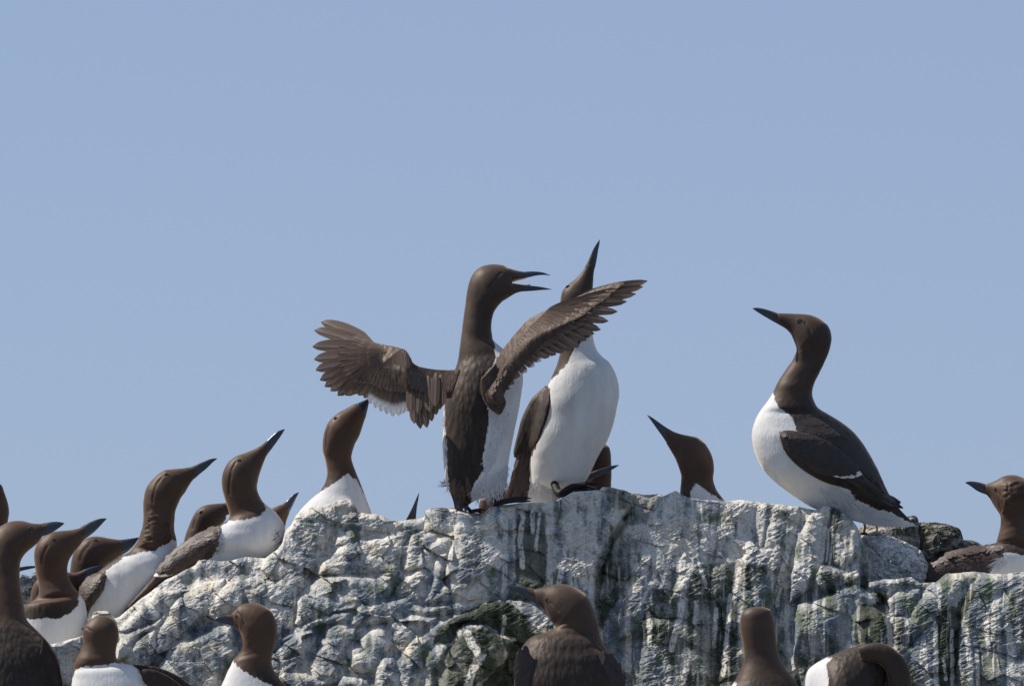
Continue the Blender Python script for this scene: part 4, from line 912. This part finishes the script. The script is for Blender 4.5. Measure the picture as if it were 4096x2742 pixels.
for i, (rx_, ry_, tx_, ty_) in enumerate([(850,1150,856,1478),(880,1150,900,1516),(915,1150,948,1508),(950,1150,985,1460),(985,1140,1018,1412),(1020,1130,1046,1372),(1055,1110,1068,1345),(830,1120,830,1400),(900,1130,880,1400),(960,1120,970,1390),(1020,1100,1010,1350)]):
    a_, b_2 = cv(C1, [(rx_, ry_), (tx_, ty_)]); v, f, a, m = big_feather((a_[0], -20-i*.2, a_[1]), (b_2[0], -36-i*.4, b_2[1]), 4.6, 0, .5, .6)
    vs.append(v); fs += [tuple(q+o for q in g) for g in f]; As += a; Ts += [random.uniform(0, .5)]*len(v); o += len(v)
make_mesh('tertial_feathers', np.vstack(vs), fs, M_FEA, wL, rA['_org'], {'tint': Ts, 'across': As, 'mask': np.zeros(o)}, recalc=False)

# ---- sky-pointing white-bellied bird
rB, tB, gB = bird('guillemot pointing its bill straight up, full white belly turned to us, behind the raised wing', C2, [
 (848,200,888,215,.7),(825,237,882,252,.75),(790,277,879,300,.8),(752,307,877,342,.8),(722,338,877,380,.82),(709,382,878,420,.85),(704,440,880,470,.85),(700,520,878,530,.85),(705,598,878,582,.85),(706,660,893,640,.85),
 (692,722,925,684,.82),(668,778,962,716,.8),(640,838,992,765,.76),(612,915,1011,830,.74),(592,985,1015,890,.72),(575,1058,1001,962,.72),(560,1128,984,1040,.72),(549,1198,955,1120,.7),(546,1258,914,1190,.66),(550,1318,873,1272,.6),(548,1368,836,1338,.55),(536,1408,740,1400,.5),(525,1440,690,1436,.5),(522,1460,680,1460,.4)],
 d=62, head_end=10, ns=96, n=7, material=M_PLC,
 bill=[(913,74,914,76,.5),(897,95,912,98,.5),(882,120,906,128,.5),(866,155,900,165,.5),(850,192,892,208,.55),(836,215,884,235,.6)], bill_ratio=.5,
 white=[(C2, [(872,572),(820,608),(785,640),(742,722),(695,775),(642,825),(652,900),(652,950),(618,1050),(588,1140),(552,1220),(500,1260),(500,1460),(700,1600),(1100,1400),(1140,800),(900,540)])],
 eye=(C2,748,322), eye_r=1.7, base=(548, 503), far=[(C2, [(930,700),(1100,700),(1100,1400),(840,1400),(960,1050)])])
folded_wing(rB, C2, [(632,836,650,852),(596,868,656,900),(560,902,657,945),(528,958,645,1005),(503,1015,625,1060),(487,1075,605,1115),(472,1135,575,1165),(462,1185,530,1195),(466,1212,492,1214)], tB, 62, th=6, material=M_PLK)
tv, tf, _ = loft(C2, [(500,1160,585,1200,.35),(482,1210,560,1260,.3),(462,1280,548,1320,.25),(440,1350,545,1385,.2),(420,1400,535,1425,.15),(402,1440,505,1445,.1)], 62, .3, 40, 6)
make_mesh('tail', tv, tf, M_PLK, rB, rB['_org'], {'mask': np.full(len(tv), -8.), 'warm': np.full(len(tv), .3), 'soil': np.zeros(len(tv))})
tT = bvh(tv, tf)
scatter(rB, 'tail_feathers', [tT], C2, [(490,1200),(560,1230),(545,1380),(420,1420),(450,1320)], (-.35, 1), 26, 17, 1.6, .4, M_BRN, seed=31, jitter=.08)
scatter(rB, 'wing_feathers', [bvh(*gB)], C2, [(600,885),(650,900),(640,1000),(600,1100),(520,1180),(480,1180),(500,1050),(550,940)], (-.35, 1), 2, 6, 2, 6.3, M_BACK, seed=32)
fluff(rB, [tB], C2, [(540,1330),(700,1380),(690,1440),(535,1440)], (0, 1), 140, 9, .8, seed=34, out=.5)
f0 = cv(C13, [(1490,190),(1560,270),(1690,130),(1860,110),(2060,95),(2040,215),(1925,285)])
V_, F_ = merge([tube([(f0[0][0]-3, 52, f0[0][1]-9), (f0[0][0]+1, 38, f0[0][1]+1), (f0[1][0], 32, f0[1][1]-4), (f0[2][0], 30, f0[2][1]+1), (f0[3][0], 28, f0[3][1]+1)], [3.6, 4.4, 4.6, 3.8, 2.4]),
  tube([(f0[2][0], 29, f0[2][1]+3), (f0[3][0]-3, 24, f0[3][1]+9), (f0[6][0], 18, f0[6][1])], [1.8, 1.5, .6]),
  tube([(f0[2][0], 30, f0[2][1]+1), (f0[3][0]+2, 27, f0[3][1]+2), (f0[5][0], 22, f0[5][1])], [1.8, 1.5, .6]),
  tube([(f0[2][0], 31, f0[2][1]), (f0[3][0], 32, f0[3][1]-1), (f0[4][0], 34, f0[4][1]+1)], [2.4, 1.9, .8]),
  slab([(f0[2][0], 29, f0[2][1]+3), (f0[3][0]-3, 24, f0[3][1]+9), (f0[6][0], 18, f0[6][1]), ((f0[5][0]+f0[6][0])/2, 20, (f0[5][1]+f0[6][1])/2-1), (f0[5][0], 22, f0[5][1]), (f0[3][0]+2, 26, f0[3][1]+3)], .5),
  slab([(f0[2][0], 30, f0[2][1]), (f0[3][0], 28, f0[3][1]+2), (f0[5][0], 22, f0[5][1]), (f0[5][0]+1, 27, f0[5][1]-5), (f0[4][0], 34, f0[4][1]), (f0[3][0], 33, f0[3][1]-1)], .5)])
make_mesh('foot', V_, F_, M_FOOT, rB, rB['_org'])

# ---- head behind the crest, middle right
bird('guillemot head and neck behind the crest, bill raised left, right of the centre pair', C7, [
 (262,116,235,185,.7),(320,134,262,230,.75),(370,144,286,272,.78),(412,153,300,308,.8),(447,180,313,345,.8),(476,218,320,372,.8),(500,275,319,400,.82),(507,335,316,430,.84),(502,390,313,462,.88),(520,448,312,490,.9),(562,508,303,530,.85),(622,600,285,620,.8),(660,700,285,720,.75),(680,850,300,850,.7)],
 d=55, head_end=9, bill=[(125,24,126,27,.5),(152,38,152,62,.5),(192,66,186,110,.5),(232,94,215,150,.5),(275,119,244,195,.6),(300,128,258,215,.6)],
 white=[(C7, [(398,408),(470,462),(560,512),(640,620),(640,900),(370,900),(375,465)])], eye=(C7,395,170), eye_r=1.7, groove=[(425,195),(460,240),(485,300)])
# ---- bird under the left wing
bird('guillemot with white breast behind the crest, its bill tip touching the spread left wing', CF, [
 (812,922,838,948,.7),(790,934,831,968,.75),(768,947,822,995,.78),(749,968,812,1014,.8),(740,995,806,1032,.82),(738,1028,804,1046,.84),(745,1056,808,1062,.86),(748,1086,818,1088,.88),(735,1118,830,1118,.85),(705,1146,840,1146,.8),(680,1175,852,1180,.76),(650,1235,870,1245,.72),(640,1310,880,1310,.7)],
 d=66, head_end=7, n=9, ns=72, bill=[(844,909,846,911,.5),(834,914,843,924,.5),(822,919,840,938,.5),(808,925,836,952,.6),(795,932,832,965,.6)],
 white=[(CF, [(700,1143),(738,1119),(765,1104),(795,1081),(815,1096),(829,1120),(850,1170),(900,1200),(900,1350),(600,1350),(640,1180)])], eye=(CF,768,956), eye_r=1.5, groove=[(757,966),(748,990),(746,1020)])
# ---- second from the left of the raised heads (brown back on the rock)
rP, tP, gP = bird('guillemot with ruffled brown back lying up the left slope, bill raised to the right', C5, [
 (1250,470,1315,525,.7),(1190,502,1295,575,.75),(1120,530,1276,622,.78),(1050,555,1260,668,.78),(990,600,1245,712,.8),(950,660,1233,760,.8),(926,740,1226,802,.8),(930,830,1228,842,.82),(950,915,1242,885,.84),(978,1000,1266,930,.86),(990,1070,1300,965,.84),(950,1115,1372,1020,.78),
 (880,1150,1430,1092,.74),(800,1185,1462,1170,.7),(720,1220,1455,1270,.7),(640,1270,1380,1395,.68),(570,1320,1220,1480,.66),(500,1385,1000,1550,.64),(430,1460,780,1600,.6),(370,1540,620,1640,.55),(300,1640,480,1720,.5),(210,1740,350,1805,.4),(130,1830,205,1865,.3),(66,1899,76,1907,.3)],
 d=28, head_end=11, n=7, ns=80, bill=[(1459,325,1461,329,.5),(1402,344,1432,377,.5),(1350,384,1394,432,.5),(1300,430,1352,490,.55),(1252,470,1318,535,.6),(1225,485,1300,560,.6)],
 white=[(C5, [(1290,955),(1306,1000),(1240,1070),(1100,1095),(1000,1102),(930,1140),(895,1215),(882,1275),(935,1300),(890,1370),(800,1440),(750,1480),(700,1600),(1600,1600),(1600,900)])],
 eye=(C5,1075,595), eye_r=1.6, groove=[(1045,605),(1010,670),(990,780),(990,880)], base=(200, 600))
wP, twP = folded_wing(rP, C5, [(915,1175,918,1190),(885,1155,905,1260),(830,1172,880,1350),(760,1202,820,1415),(690,1238,745,1465),(620,1282,670,1505),(550,1335,590,1540),(490,1390,520,1565),(430,1455,450,1590),(375,1530,390,1620),(330,1590,340,1660),(270,1660,275,1730),(180,1765,185,1800),(75,1893,80,1903)], tP, 28, th=4, material=M_PLK, warm=.6,
 white=[(C5, [(345,1568),(360,1535),(450,1545),(560,1530),(560,1548),(470,1572),(390,1580)])])
scatter(rP, 'wing_feathers', [twP, tP], C5, [(1000,1090),(920,1130),(800,1182),(700,1230),(600,1300),(500,1385),(430,1460),(365,1540),(470,1540),(600,1520),(740,1465),(830,1400),(890,1330),(870,1250),(920,1150)], (-.8, .6), 330, 8.5, 2.1, .22, M_BRN, seed=41, parent=wP)
fluff(rP, [tP], C5, [(1385,1170),(1450,1180),(1440,1290),(1380,1370),(1370,1260)], (-1, .25), 60, 10, .55, seed=42, material=M_BRN, name='flank_plumes', out=4)
fluff(rP, [tP], C5, [(860,1230),(960,1200),(960,1350),(860,1400)], (-1, .4), 140, 5, .4, seed=43, out=1)
# ---- upright one to its left, tall neck
PX = (0, 0, 1)
def rc(C, ribs):
    out = []
    for r in ribs: out.append(tuple(cv(C, [r[:2]])[0])+tuple(cv(C, [r[2:4]])[0])+tuple(r[4:]))
    return out
ribsO = rc(C5, [(650,648,705,730,.7),(600,658,665,778,.75),(520,665,640,818,.78),(440,676,615,858,.78),(380,714,590,893,.8),(320,775,568,932,.8),(285,830,552,968,.8),(268,900,540,1002,.82),(260,980,530,1042,.84),(262,1060,525,1092,.86),(256,1140,523,1152,.88),(232,1225,530,1212,.86),(200,1296,546,1290,.82)]) + \
        rc(C4, [(900,632,1232,620,.76),(840,665,1250,705,.74),(770,705,1240,800,.72),(690,765,1180,900,.7),(615,830,1085,980,.68),(570,900,980,1060,.66),(565,980,880,1130,.64),(580,1060,800,1180,.6),(600,1150,740,1230,.5),(620,1230,700,1270,.4)])
rO, tO, gO = bird('guillemot with long wrinkled neck and broad white belly leaning on the left slope', PX, ribsO, d=52, head_end=13, n=7, ns=80, bC=C5,
 bill=[(886,572,888,577,.5),(835,578,850,608,.5),(775,600,795,662,.5),(705,630,742,705,.55),(650,652,705,738,.6),(625,660,690,750,.6)],
 white=[(C4, [(1195,552),(1165,575),(1130,590),(1110,612),(1050,628),(980,640),(860,668),(740,765),(725,880),(660,980),(612,1060),(590,1300),(900,1300),(1300,800),(1300,550)])],
 eye=(C5,458,715), eye_r=1.7, wrinkle=(C5, [(265,1040),(330,1000),(520,1100),(530,1240),(420,1310),(330,1340),(215,1330),(235,1220)]), groove=[(C5, [(415,740),(370,800),(345,880),(340,950)])], body_rough=.3)
wO, twO = folded_wing(rO, C4, [(733,782,736,800),(690,778,737,815),(650,785,733,850),(610,810,718,895),(575,845,698,935),(552,890,668,975),(545,940,640,1010),(560,985,622,1035),(590,1030,615,1060),(606,1062,612,1068)], tO, 52, th=7, material=M_PLK, warm=.7)
scatter(rO, 'wing_feathers', [twO], C4, [(735,785),(650,790),(580,845),(545,930),(570,1000),(640,1000),(700,930),(735,850)], (-.55, .8), 60, 7, 2.3, .5, M_BRN, seed=51, parent=wO)

# ---- low heads and bills between the slope birds
bird('dark head peering right behind the brown-backed slope bird', C5, [
 (940,954,965,1085,.7),(870,958,945,1112,.75),(810,966,930,1132,.8),(760,982,910,1152,.8),(715,1015,890,1168,.8),(680,1070,880,1182,.8),(650,1140,870,1205,.8),(625,1205,870,1235,.8),(605,1275,880,1290,.8),(580,1400,900,1400,.8)],
 d=95, n=8, bill=[(1120,918,1122,923,.5),(1060,930,1072,985,.5),(1000,944,1012,1032,.55),(935,954,965,1060,.6),(900,960,950,1075,.6)], eye=(C5,752,1032), eye_r=1.6, groove=[(720,1050),(695,1110),(680,1170)], material=M_PLK)
bird('dark bill and brown face rising just right of the brown-backed slope bird', C5, [
 (1450,960,1500,1035,.7),(1395,978,1475,1102,.75),(1350,1000,1463,1162,.78),(1300,1030,1450,1205,.8),(1262,1080,1432,1242,.8),(1242,1150,1430,1282,.8),(1235,1250,1440,1322,.8),(1230,1400,1460,1400,.8)],
 d=82, n=8, bill=[(1578,860,1580,865,.5),(1525,884,1552,920,.5),(1482,928,1522,985,.5),(1440,962,1492,1042,.6),(1415,975,1480,1070,.6)])
bird('lone upright bill tip poking over the crest left of the centre pair', C10, [
 (1040,248,1115,250,.7),(1010,300,1112,302,.75),(980,370,1112,372,.8),(970,450,1120,452,.8),(980,560,1130,560,.8)],
 d=60, bill=[(1140,36,1142,38,.5),(1119,80,1135,90,.5),(1098,130,1126,140,.5),(1072,185,1120,195,.5),(1040,245,1116,250,.55),(1020,280,1114,282,.6)])
bird('smooth brown nape in rear view behind the belly of the sky-pointing bird', C2, [
 (905,1139,945,1143,.8),(862,1150,962,1158,.8),(842,1178,971,1188,.8),(835,1230,974,1232,.8),(835,1290,975,1292,.8),(832,1350,973,1360,.8),(828,1450,970,1450,.8),(820,1560,980,1560,.8)], d=115, n=8, bill=None)
bird('bill with pale ridge pointing right beside the black webbed foot of the sky-pointing bird', C2, [
 (852,1296,856,1336,.7),(820,1294,836,1356,.75),(780,1300,800,1372,.8),(742,1320,782,1392,.8),(722,1370,782,1422,.8),(720,1460,790,1470,.8)],
 d=98, n=8, bill=[(1012,1250,1013,1254,.5),(972,1256,980,1275,.5),(932,1267,942,1297,.5),(890,1281,896,1316,.5),(850,1296,856,1336,.6),(835,1300,840,1340,.6)])
bird('brown bird mostly hidden behind the feet of the centre pair', C13, [
 (805,172,850,176,.8),(700,200,882,212,.8),(600,250,872,282,.8),(540,300,800,335,.8),(518,360,704,392,.8),(515,420,695,432,.8),(515,540,700,540,.8)], d=110, n=8)

# ---- far left group
rL, tL, gL = bird('guillemot with curved brown neck and raised bill, second from left edge', C4, [
 (560,468,585,545,.7),(490,482,552,592,.75),(420,488,520,628,.78),(350,500,500,658,.78),(300,530,486,682,.8),(260,575,476,708,.8),(239,632,470,738,.8),(238,700,470,772,.8),(250,780,482,822,.82),(268,860,508,868,.84),(262,940,538,905,.84),(200,992,560,935,.8),
 (165,1002,590,985,.76),(140,1045,605,1055,.72),(120,1125,612,1125,.7),(110,1250,615,1250,.7),(105,1400,600,1400,.7),(120,1600,560,1600,.6)],
 d=14, head_end=12, n=8, ns=72, bill=[(740,400,742,404,.5),(692,403,712,437,.5),(642,420,667,485,.5),(592,443,622,522,.55),(548,470,582,550,.6),(525,480,570,565,.6)],
 white=[(C4, [(548,925),(545,1000),(480,1060),(390,1100),(300,1094),(190,1102),(60,1102),(60,1600),(700,1600),(700,925)])], eye=(C4,375,553), eye_r=1.7, groove=[(330,590),(300,650),(290,720)])
bird('low dark head behind the curved-neck bird, bill pointing right to the white belly', C4, [
 (820,549,852,648,.7),(760,540,812,682,.75),(700,528,790,702,.78),(640,528,762,716,.8),(590,545,742,732,.8),(550,576,740,748,.8),(515,630,740,772,.8),(495,700,736,802,.8),(487,770,736,852,.8),(480,850,740,902,.8),(470,950,760,962,.8),(450,1060,780,1070,.8)],
 d=84, n=7, bill=[(965,532,966,536,.5),(912,540,935,585,.5),(862,547,892,628,.5),(815,549,852,655,.6),(790,548,835,668,.6)], eye=(C4,665,556), eye_r=1.5, groove=[(630,572),(580,630),(550,700)], material=M_PLK)
bird('bird whose bill alone shows under the low dark head, behind the curved neck', C4, [
 (500,780,552,870,.7),(430,770,500,905,.75),(350,778,450,930,.8),(282,805,420,950,.8),(236,855,402,972,.8),(215,925,400,992,.8),(213,1000,400,1015,.8),(220,1080,400,1080,.8),(220,1200,420,1200,.8)],
 d=66, n=7, bill=[(712,725,714,730,.5),(652,735,682,766,.5),(602,750,640,802,.5),(545,773,592,842,.55),(495,782,555,872,.6)], eye=(C4,260,955), eye_r=1.5, groove=[(285,900),(270,950)], material=M_PL)
bird('bill sticking out right behind the neck of the big dark-backed bird at the left edge', C4, [
 (100,748,100,788,.7),(50,738,60,830,.8),(0,738,20,862,.8),(-50,762,0,892,.8),(-80,830,-5,922,.8),(-92,920,0,952,.8),(-100,1060,20,1060,.8)], d=140, n=6, bill=[(290,744,291,748,.5),(238,731,238,747,.5),(190,732,190,757,.5),(145,738,145,768,.5),(95,745,98,790,.6)])
bird('brown neck sliver at the left frame edge above the big dark-backed bird', C4, [
 (-230,95,-215,160,.7),(-190,80,-130,180,.8),(-110,85,-60,160,.8),(-60,110,5,165,.8),(-90,180,32,225,.8),(-95,290,56,300,.8),(-100,360,63,362,.8),(-100,420,54,425,.8),(-110,500,40,505,.8),(-150,620,70,620,.8),(-180,800,90,800,.8)], d=120, n=7,
 bill=[(-400,60,-398,66,.5),(-330,70,-320,110,.5),(-270,85,-255,145,.5),(-225,95,-210,160,.6)])
rK, tK, gK = bird('big dark-backed guillemot in the left foreground, seen from behind, bill to the right', C4, [
 (282,440,298,522,.7),(220,434,270,562,.75),(160,420,240,592,.78),(90,420,202,622,.8),(30,440,172,652,.8),(-28,480,152,682,.8),(-66,540,141,712,.8),(-88,620,138,762,.8),(-94,720,138,822,.82),(-100,820,146,890,.84),(-112,920,158,962,.84),(-135,1000,172,1042,.82),(-180,1082,192,1112,.78),
 (-240,1160,268,1190,.74),(-280,1260,352,1282,.7),(-300,1370,402,1372,.7),(-305,1480,422,1462,.68),(-300,1600,436,1572,.68),(-280,1800,432,1800,.66),(-200,2000,350,2000,.6),(-100,2200,200,2200,.5)],
 d=-100, head_end=12, n=7, ns=80, lean=.2, base=(20,690), bill=[(446,433,447,438,.5),(410,425,417,463,.5),(370,424,375,492,.5),(330,430,335,512,.55),(282,438,300,525,.6),(262,442,285,538,.6)], eye=(C4,214,470), eye_r=1.5, groove=[(215,480),(180,530),(145,590)], far='white')
sv, sf, _ = loft(C4, [(300,1230,345,1290,.2),(280,1330,400,1390,.2),(270,1450,422,1480,.2),(280,1600,436,1600,.2),(330,1800,400,1800,.2)], -118, .25, 32, 6)
wK = make_mesh('wing', sv, sf, M_PLK, rK, rK['_org'], {'mask': np.full(len(sv), -8.), 'warm': np.zeros(len(sv)), 'soil': np.zeros(len(sv))})

# ---- foreground row along the bottom
rJ, tJ, gJ = bird('white-fronted guillemot at bottom left, rounded head turned away, wing at right', C9, [
 (425,338,480,336,.9),(368,358,525,360,.85),(310,408,566,414,.85),(281,460,584,470,.85),(277,520,582,540,.85),(284,575,569,600,.88),(266,630,560,662,.88),(226,700,577,715,.85),(202,765,640,748,.82),(192,820,725,772,.78),(188,880,800,850,.74),(180,950,860,935,.72),(170,1050,905,1050,.7),(180,1200,900,1200,.7),(200,1400,820,1400,.65),(240,1600,700,1600,.5)],
 d=-150, head_end=9, n=7, ns=80, white=[(C9, [(170,905),(196,850),(225,800),(300,772),(400,765),(480,757),(580,743),(690,748),(745,790),(780,850),(832,945),(850,1100),(850,1700),(60,1700),(60,920)])], far='brown', eye=(C9,283,452), eye_r=1.2, far_eye=False, groove=[(290,440),(320,448),(345,470)])
jv, jf, _ = loft(C9, [(716,757,725,790,.3),(800,763,800,850,.3),(900,776,890,900,.3),(1000,808,970,960,.3),(1100,858,1060,1020,.25),(1195,930,1150,1060,.2),(1290,1010,1250,1090,.15)], -150, .3, 40, 6)
make_mesh('back', jv, jf, M_PLK, rJ, rJ['_org'], {'mask': np.full(len(jv), -8.), 'warm': np.zeros(len(jv)), 'soil': np.zeros(len(jv))})
jv, jf, _ = loft(C9, [(772,815,778,845,.3),(795,797,795,900,.3),(850,796,850,950,.3),(920,812,910,1000,.25),(1000,850,970,1050,.25),(1080,905,1040,1090,.2),(1180,990,1150,1120,.15)], -170, .3, 40, 6)
make_mesh('wing', jv, jf, M_PLK, rJ, rJ['_org'], {'mask': np.full(len(jv), -8.), 'warm': np.full(len(jv), .3), 'soil': np.zeros(len(jv))})
rI, tI, gI = bird('guillemot with white chest and short bill pointing left, at bottom left below the rock', C9, [
 (1548,322,1578,440,.7),(1580,288,1600,462,.75),(1615,254,1615,482,.78),(1680,236,1625,502,.8),(1760,238,1632,528,.8),(1828,260,1636,552,.8),(1882,300,1637,582,.8),(1917,360,1632,616,.82),(1933,430,1620,642,.84),(1930,505,1605,667,.86),(1916,580,1585,692,.88),(1896,660,1560,722,.88),(1890,740,1540,765,.86),(1912,810,1510,822,.82),(1960,880,1480,892,.8),(2020,952,1450,962,.76),(2080,1052,1430,1062,.74),(2110,1200,1430,1200,.72),(2100,1400,1460,1400,.66),(2000,1600,1600,1600,.5)],
 d=-150, head_end=13, n=7, ns=80, bill=[(1393,378,1395,383,.6),(1424,352,1430,391,.6),(1465,338,1470,403,.6),(1510,332,1515,413,.6),(1550,332,1572,432,.6),(1580,335,1590,445,.6)], bill_ratio=.6,
 white=[(C9, [(1556,712),(1590,772),(1640,805),(1690,835),(1760,872),(1850,912),(1905,948),(1960,1300),(1960,1700),(1300,1700),(1300,1000),(1440,800)])], eye=(C9,1592,345), eye_r=1.3, groove=[(1600,315),(1640,360),(1655,410)])
rF, tF, gF = bird('dark-backed guillemot at bottom centre, seen from behind, head turned left below the crest', C6, [
 (755,896,790,1010,.7),(800,884,826,1038,.75),(850,874,846,1072,.78),(905,860,868,1105,.8),(965,858,888,1128,.82),(1032,876,900,1145,.84),(1092,912,908,1158,.86),(1140,962,908,1165,.88),(1172,1030,896,1172,.86),(1196,1105,868,1182,.84),(1210,1180,812,1200,.8),(1228,1245,745,1222,.76),
 (1265,1305,692,1272,.74),(1325,1362,655,1340,.72),(1368,1435,630,1430,.7),(1392,1525,622,1510,.7),(1402,1640,625,1620,.68),(1385,1780,650,1750,.64),(1300,1950,720,1950,.5)],
 d=-165, head_end=10, n=7, ns=88, lean=.10, base=(570,700), material=M_PLC, bill=[(563,873,565,879,.5),(610,867,613,902,.5),(662,873,667,930,.5),(712,884,717,964,.5),(762,897,785,1000,.6),(785,900,800,1015,.6)], eye=(C6,850,968), eye_r=1.9, groove=[(872,985),(910,1020),(930,1045)], far='white')
for (sec, wd, nm) in (([(640,1330,700,1290,.2),(625,1430,760,1400,.2),(622,1520,790,1530,.2),(640,1640,800,1660,.2),(700,1800,780,1800,.2)], -188, 'wing'), ([(1240,1320,1310,1370,.2),(1200,1420,1365,1450,.2),(1190,1530,1391,1540,.2),(1200,1650,1390,1660,.2),(1260,1800,1330,1800,.2)], -188, 'wing')):
    fv, ff, _ = loft(C6, sec, wd, .2, 32, 6)
    ww_ = make_mesh(nm, fv, ff, M_PLK, rF, rF['_org'], {'mask': mask_of(fv, [(C6, [(665,1560),(680,1530),(720,1525),(740,1540),(700,1568)]), (C6, [(1235,1450),(1262,1440),(1270,1490),(1255,1545),(1235,1540)])]), 'warm': np.full(len(fv), .5), 'soil': np.zeros(len(fv))})
    scatter(rF, 'wing_feathers', [bvh(fv, ff)], C6, [(sec[0][0],sec[0][1]),(sec[0][2],sec[0][3]),(sec[1][2],sec[1][3]),(sec[2][2],sec[2][3]),(sec[3][2],sec[3][3]),(sec[3][0],sec[3][1]),(sec[2][0],sec[2][1]),(sec[1][0],sec[1][1])], (.1, 1), 60, 9.5, 3, .35, M_BACK, seed=73, parent=ww_)
rG, tG, gG = bird('guillemot facing away at bottom right of centre, smooth brown back of head', C7, [
 (725,1117,785,1114,.95),(690,1128,822,1130,.9),(664,1156,840,1160,.88),(655,1205,850,1208,.86),(657,1260,856,1260,.86),(667,1320,862,1320,.88),(677,1380,870,1372,.9),(674,1430,887,1420,.9),(654,1480,917,1472,.86),(626,1535,962,1530,.82),(590,1592,1002,1592,.78),(560,1680,1030,1680,.74),(545,1800,1050,1800,.72),(570,1950,1010,1950,.66),(640,2100,920,2100,.5)],
 d=-150, head_end=9, n=8, ns=80, lean=.05, base=(757,700), material=M_PLC, bill=[(718,1082,720,1086,.8),(714,1098,729,1098,.8),(712,1118,740,1116,.8),(712,1140,750,1138,.8)], bill_d=16, white=[(C7, [(560,1620),(590,1560),(612,1528),(632,1545),(635,1590),(620,1640)])], far='white')
rH, tH, gH = bird('preening guillemot at bottom right, head bent down, white breast to the left', C8, [
 (15,1545,20,1640,.7),(55,1455,60,1850,.75),(135,1393,160,2100,.72),(220,1352,250,2240,.7),(320,1312,350,2260,.7),(420,1280,440,2200,.7),(520,1266,500,2100,.7),(600,1280,535,1950,.75),(672,1325,550,1680,.84),(730,1392,560,1690,.86),(764,1465,566,1700,.86),(778,1560,575,1720,.84),(765,1660,600,1770,.8),(720,1750,650,1810,.7)],
 d=-165, head_end=1, material=M_PLC, n=7, ns=88, white=[(C8, [(222,1372),(185,1420),(192,1500),(205,1580),(150,2300),(-50,2300),(-50,1300),(100,1330)])], soil=0)

nv_, nf_, _ = loft(C8, [(400,1300,440,1400,.5),(470,1272,500,1400,.6),(545,1266,545,1410,.7),(620,1284,582,1435,.75),(688,1334,604,1480,.8),(740,1400,616,1535,.8),(768,1480,624,1595,.8),(776,1580,628,1690,.8),(752,1700,640,1745,.7)], -190, .7, 48, 7)
make_mesh('bent_neck', nv_, nf_, M_PLC, rH, rH['_org'], {'mask': np.full(len(nv_), -8.), 'warm': np.full(len(nv_), .5), 'soil': np.zeros(len(nv_))})

# ---- resting bird at the right edge
rE, tE, gE = bird('guillemot resting at the right edge, scaly brown back, bill pointing left over its tail', C8, [
 (1288,166,1298,238,.7),(1330,152,1322,266,.75),(1370,134,1342,300,.78),(1412,110,1362,332,.8),(1462,100,1380,360,.8),(1520,106,1392,382,.8),(1580,135,1396,402,.8),(1622,190,1396,425,.82),(1642,262,1394,450,.85),(1646,342,1388,482,.88),(1642,425,1380,515,.88),(1652,505,1370,552,.86),
 (1695,570,1362,570,.8),(1750,690,1352,574,.76),(1710,840,1325,580,.74),(1560,920,1288,590,.72),(1400,935,1228,596,.72),(1250,940,1150,606,.7),(1130,925,1062,635,.66),(1020,905,982,675,.6),(935,885,912,728,.5),(885,866,860,780,.4),(842,832,833,806,.3)],
 d=48, head_end=12, n=7, ns=88, bill=[(1149,150,1150,155,.5),(1180,144,1186,177,.5),(1220,146,1226,206,.5),(1260,154,1262,224,.55),(1295,165,1302,238,.6),(1320,170,1320,245,.6)],
 white=[(C8, [(1412,640),(1398,680),(1335,735),(1300,800),(1280,1000),(1800,1000),(1800,668),(1600,664),(1480,642)])], eye=(C8,1362,200), eye_r=1.5, wrinkle=(C8, [(1400,160),(1480,115),(1620,130),(1640,280),(1480,320),(1400,380),(1385,280)]), groove=[(1375,215),(1405,260),(1415,310)], soil=.1)
scatter(rE, 'back_feathers', [tE], C8, [(860,780),(920,720),(990,670),(1070,628),(1160,600),(1300,590),(1400,600),(1400,670),(1330,740),(1270,830),(880,880),(835,820)], (-.85, .5), 300, 9, 2.6, .4, M_BRN, seed=95)
fluff(rE, [tE], C8, [(1320,720),(1400,660),(1450,700),(1380,770)], (-.9, .4), 60, 7, .5, seed=97, out=1)
for o in list(bpy.data.objects):
    if '_org' in o: del o['_org']
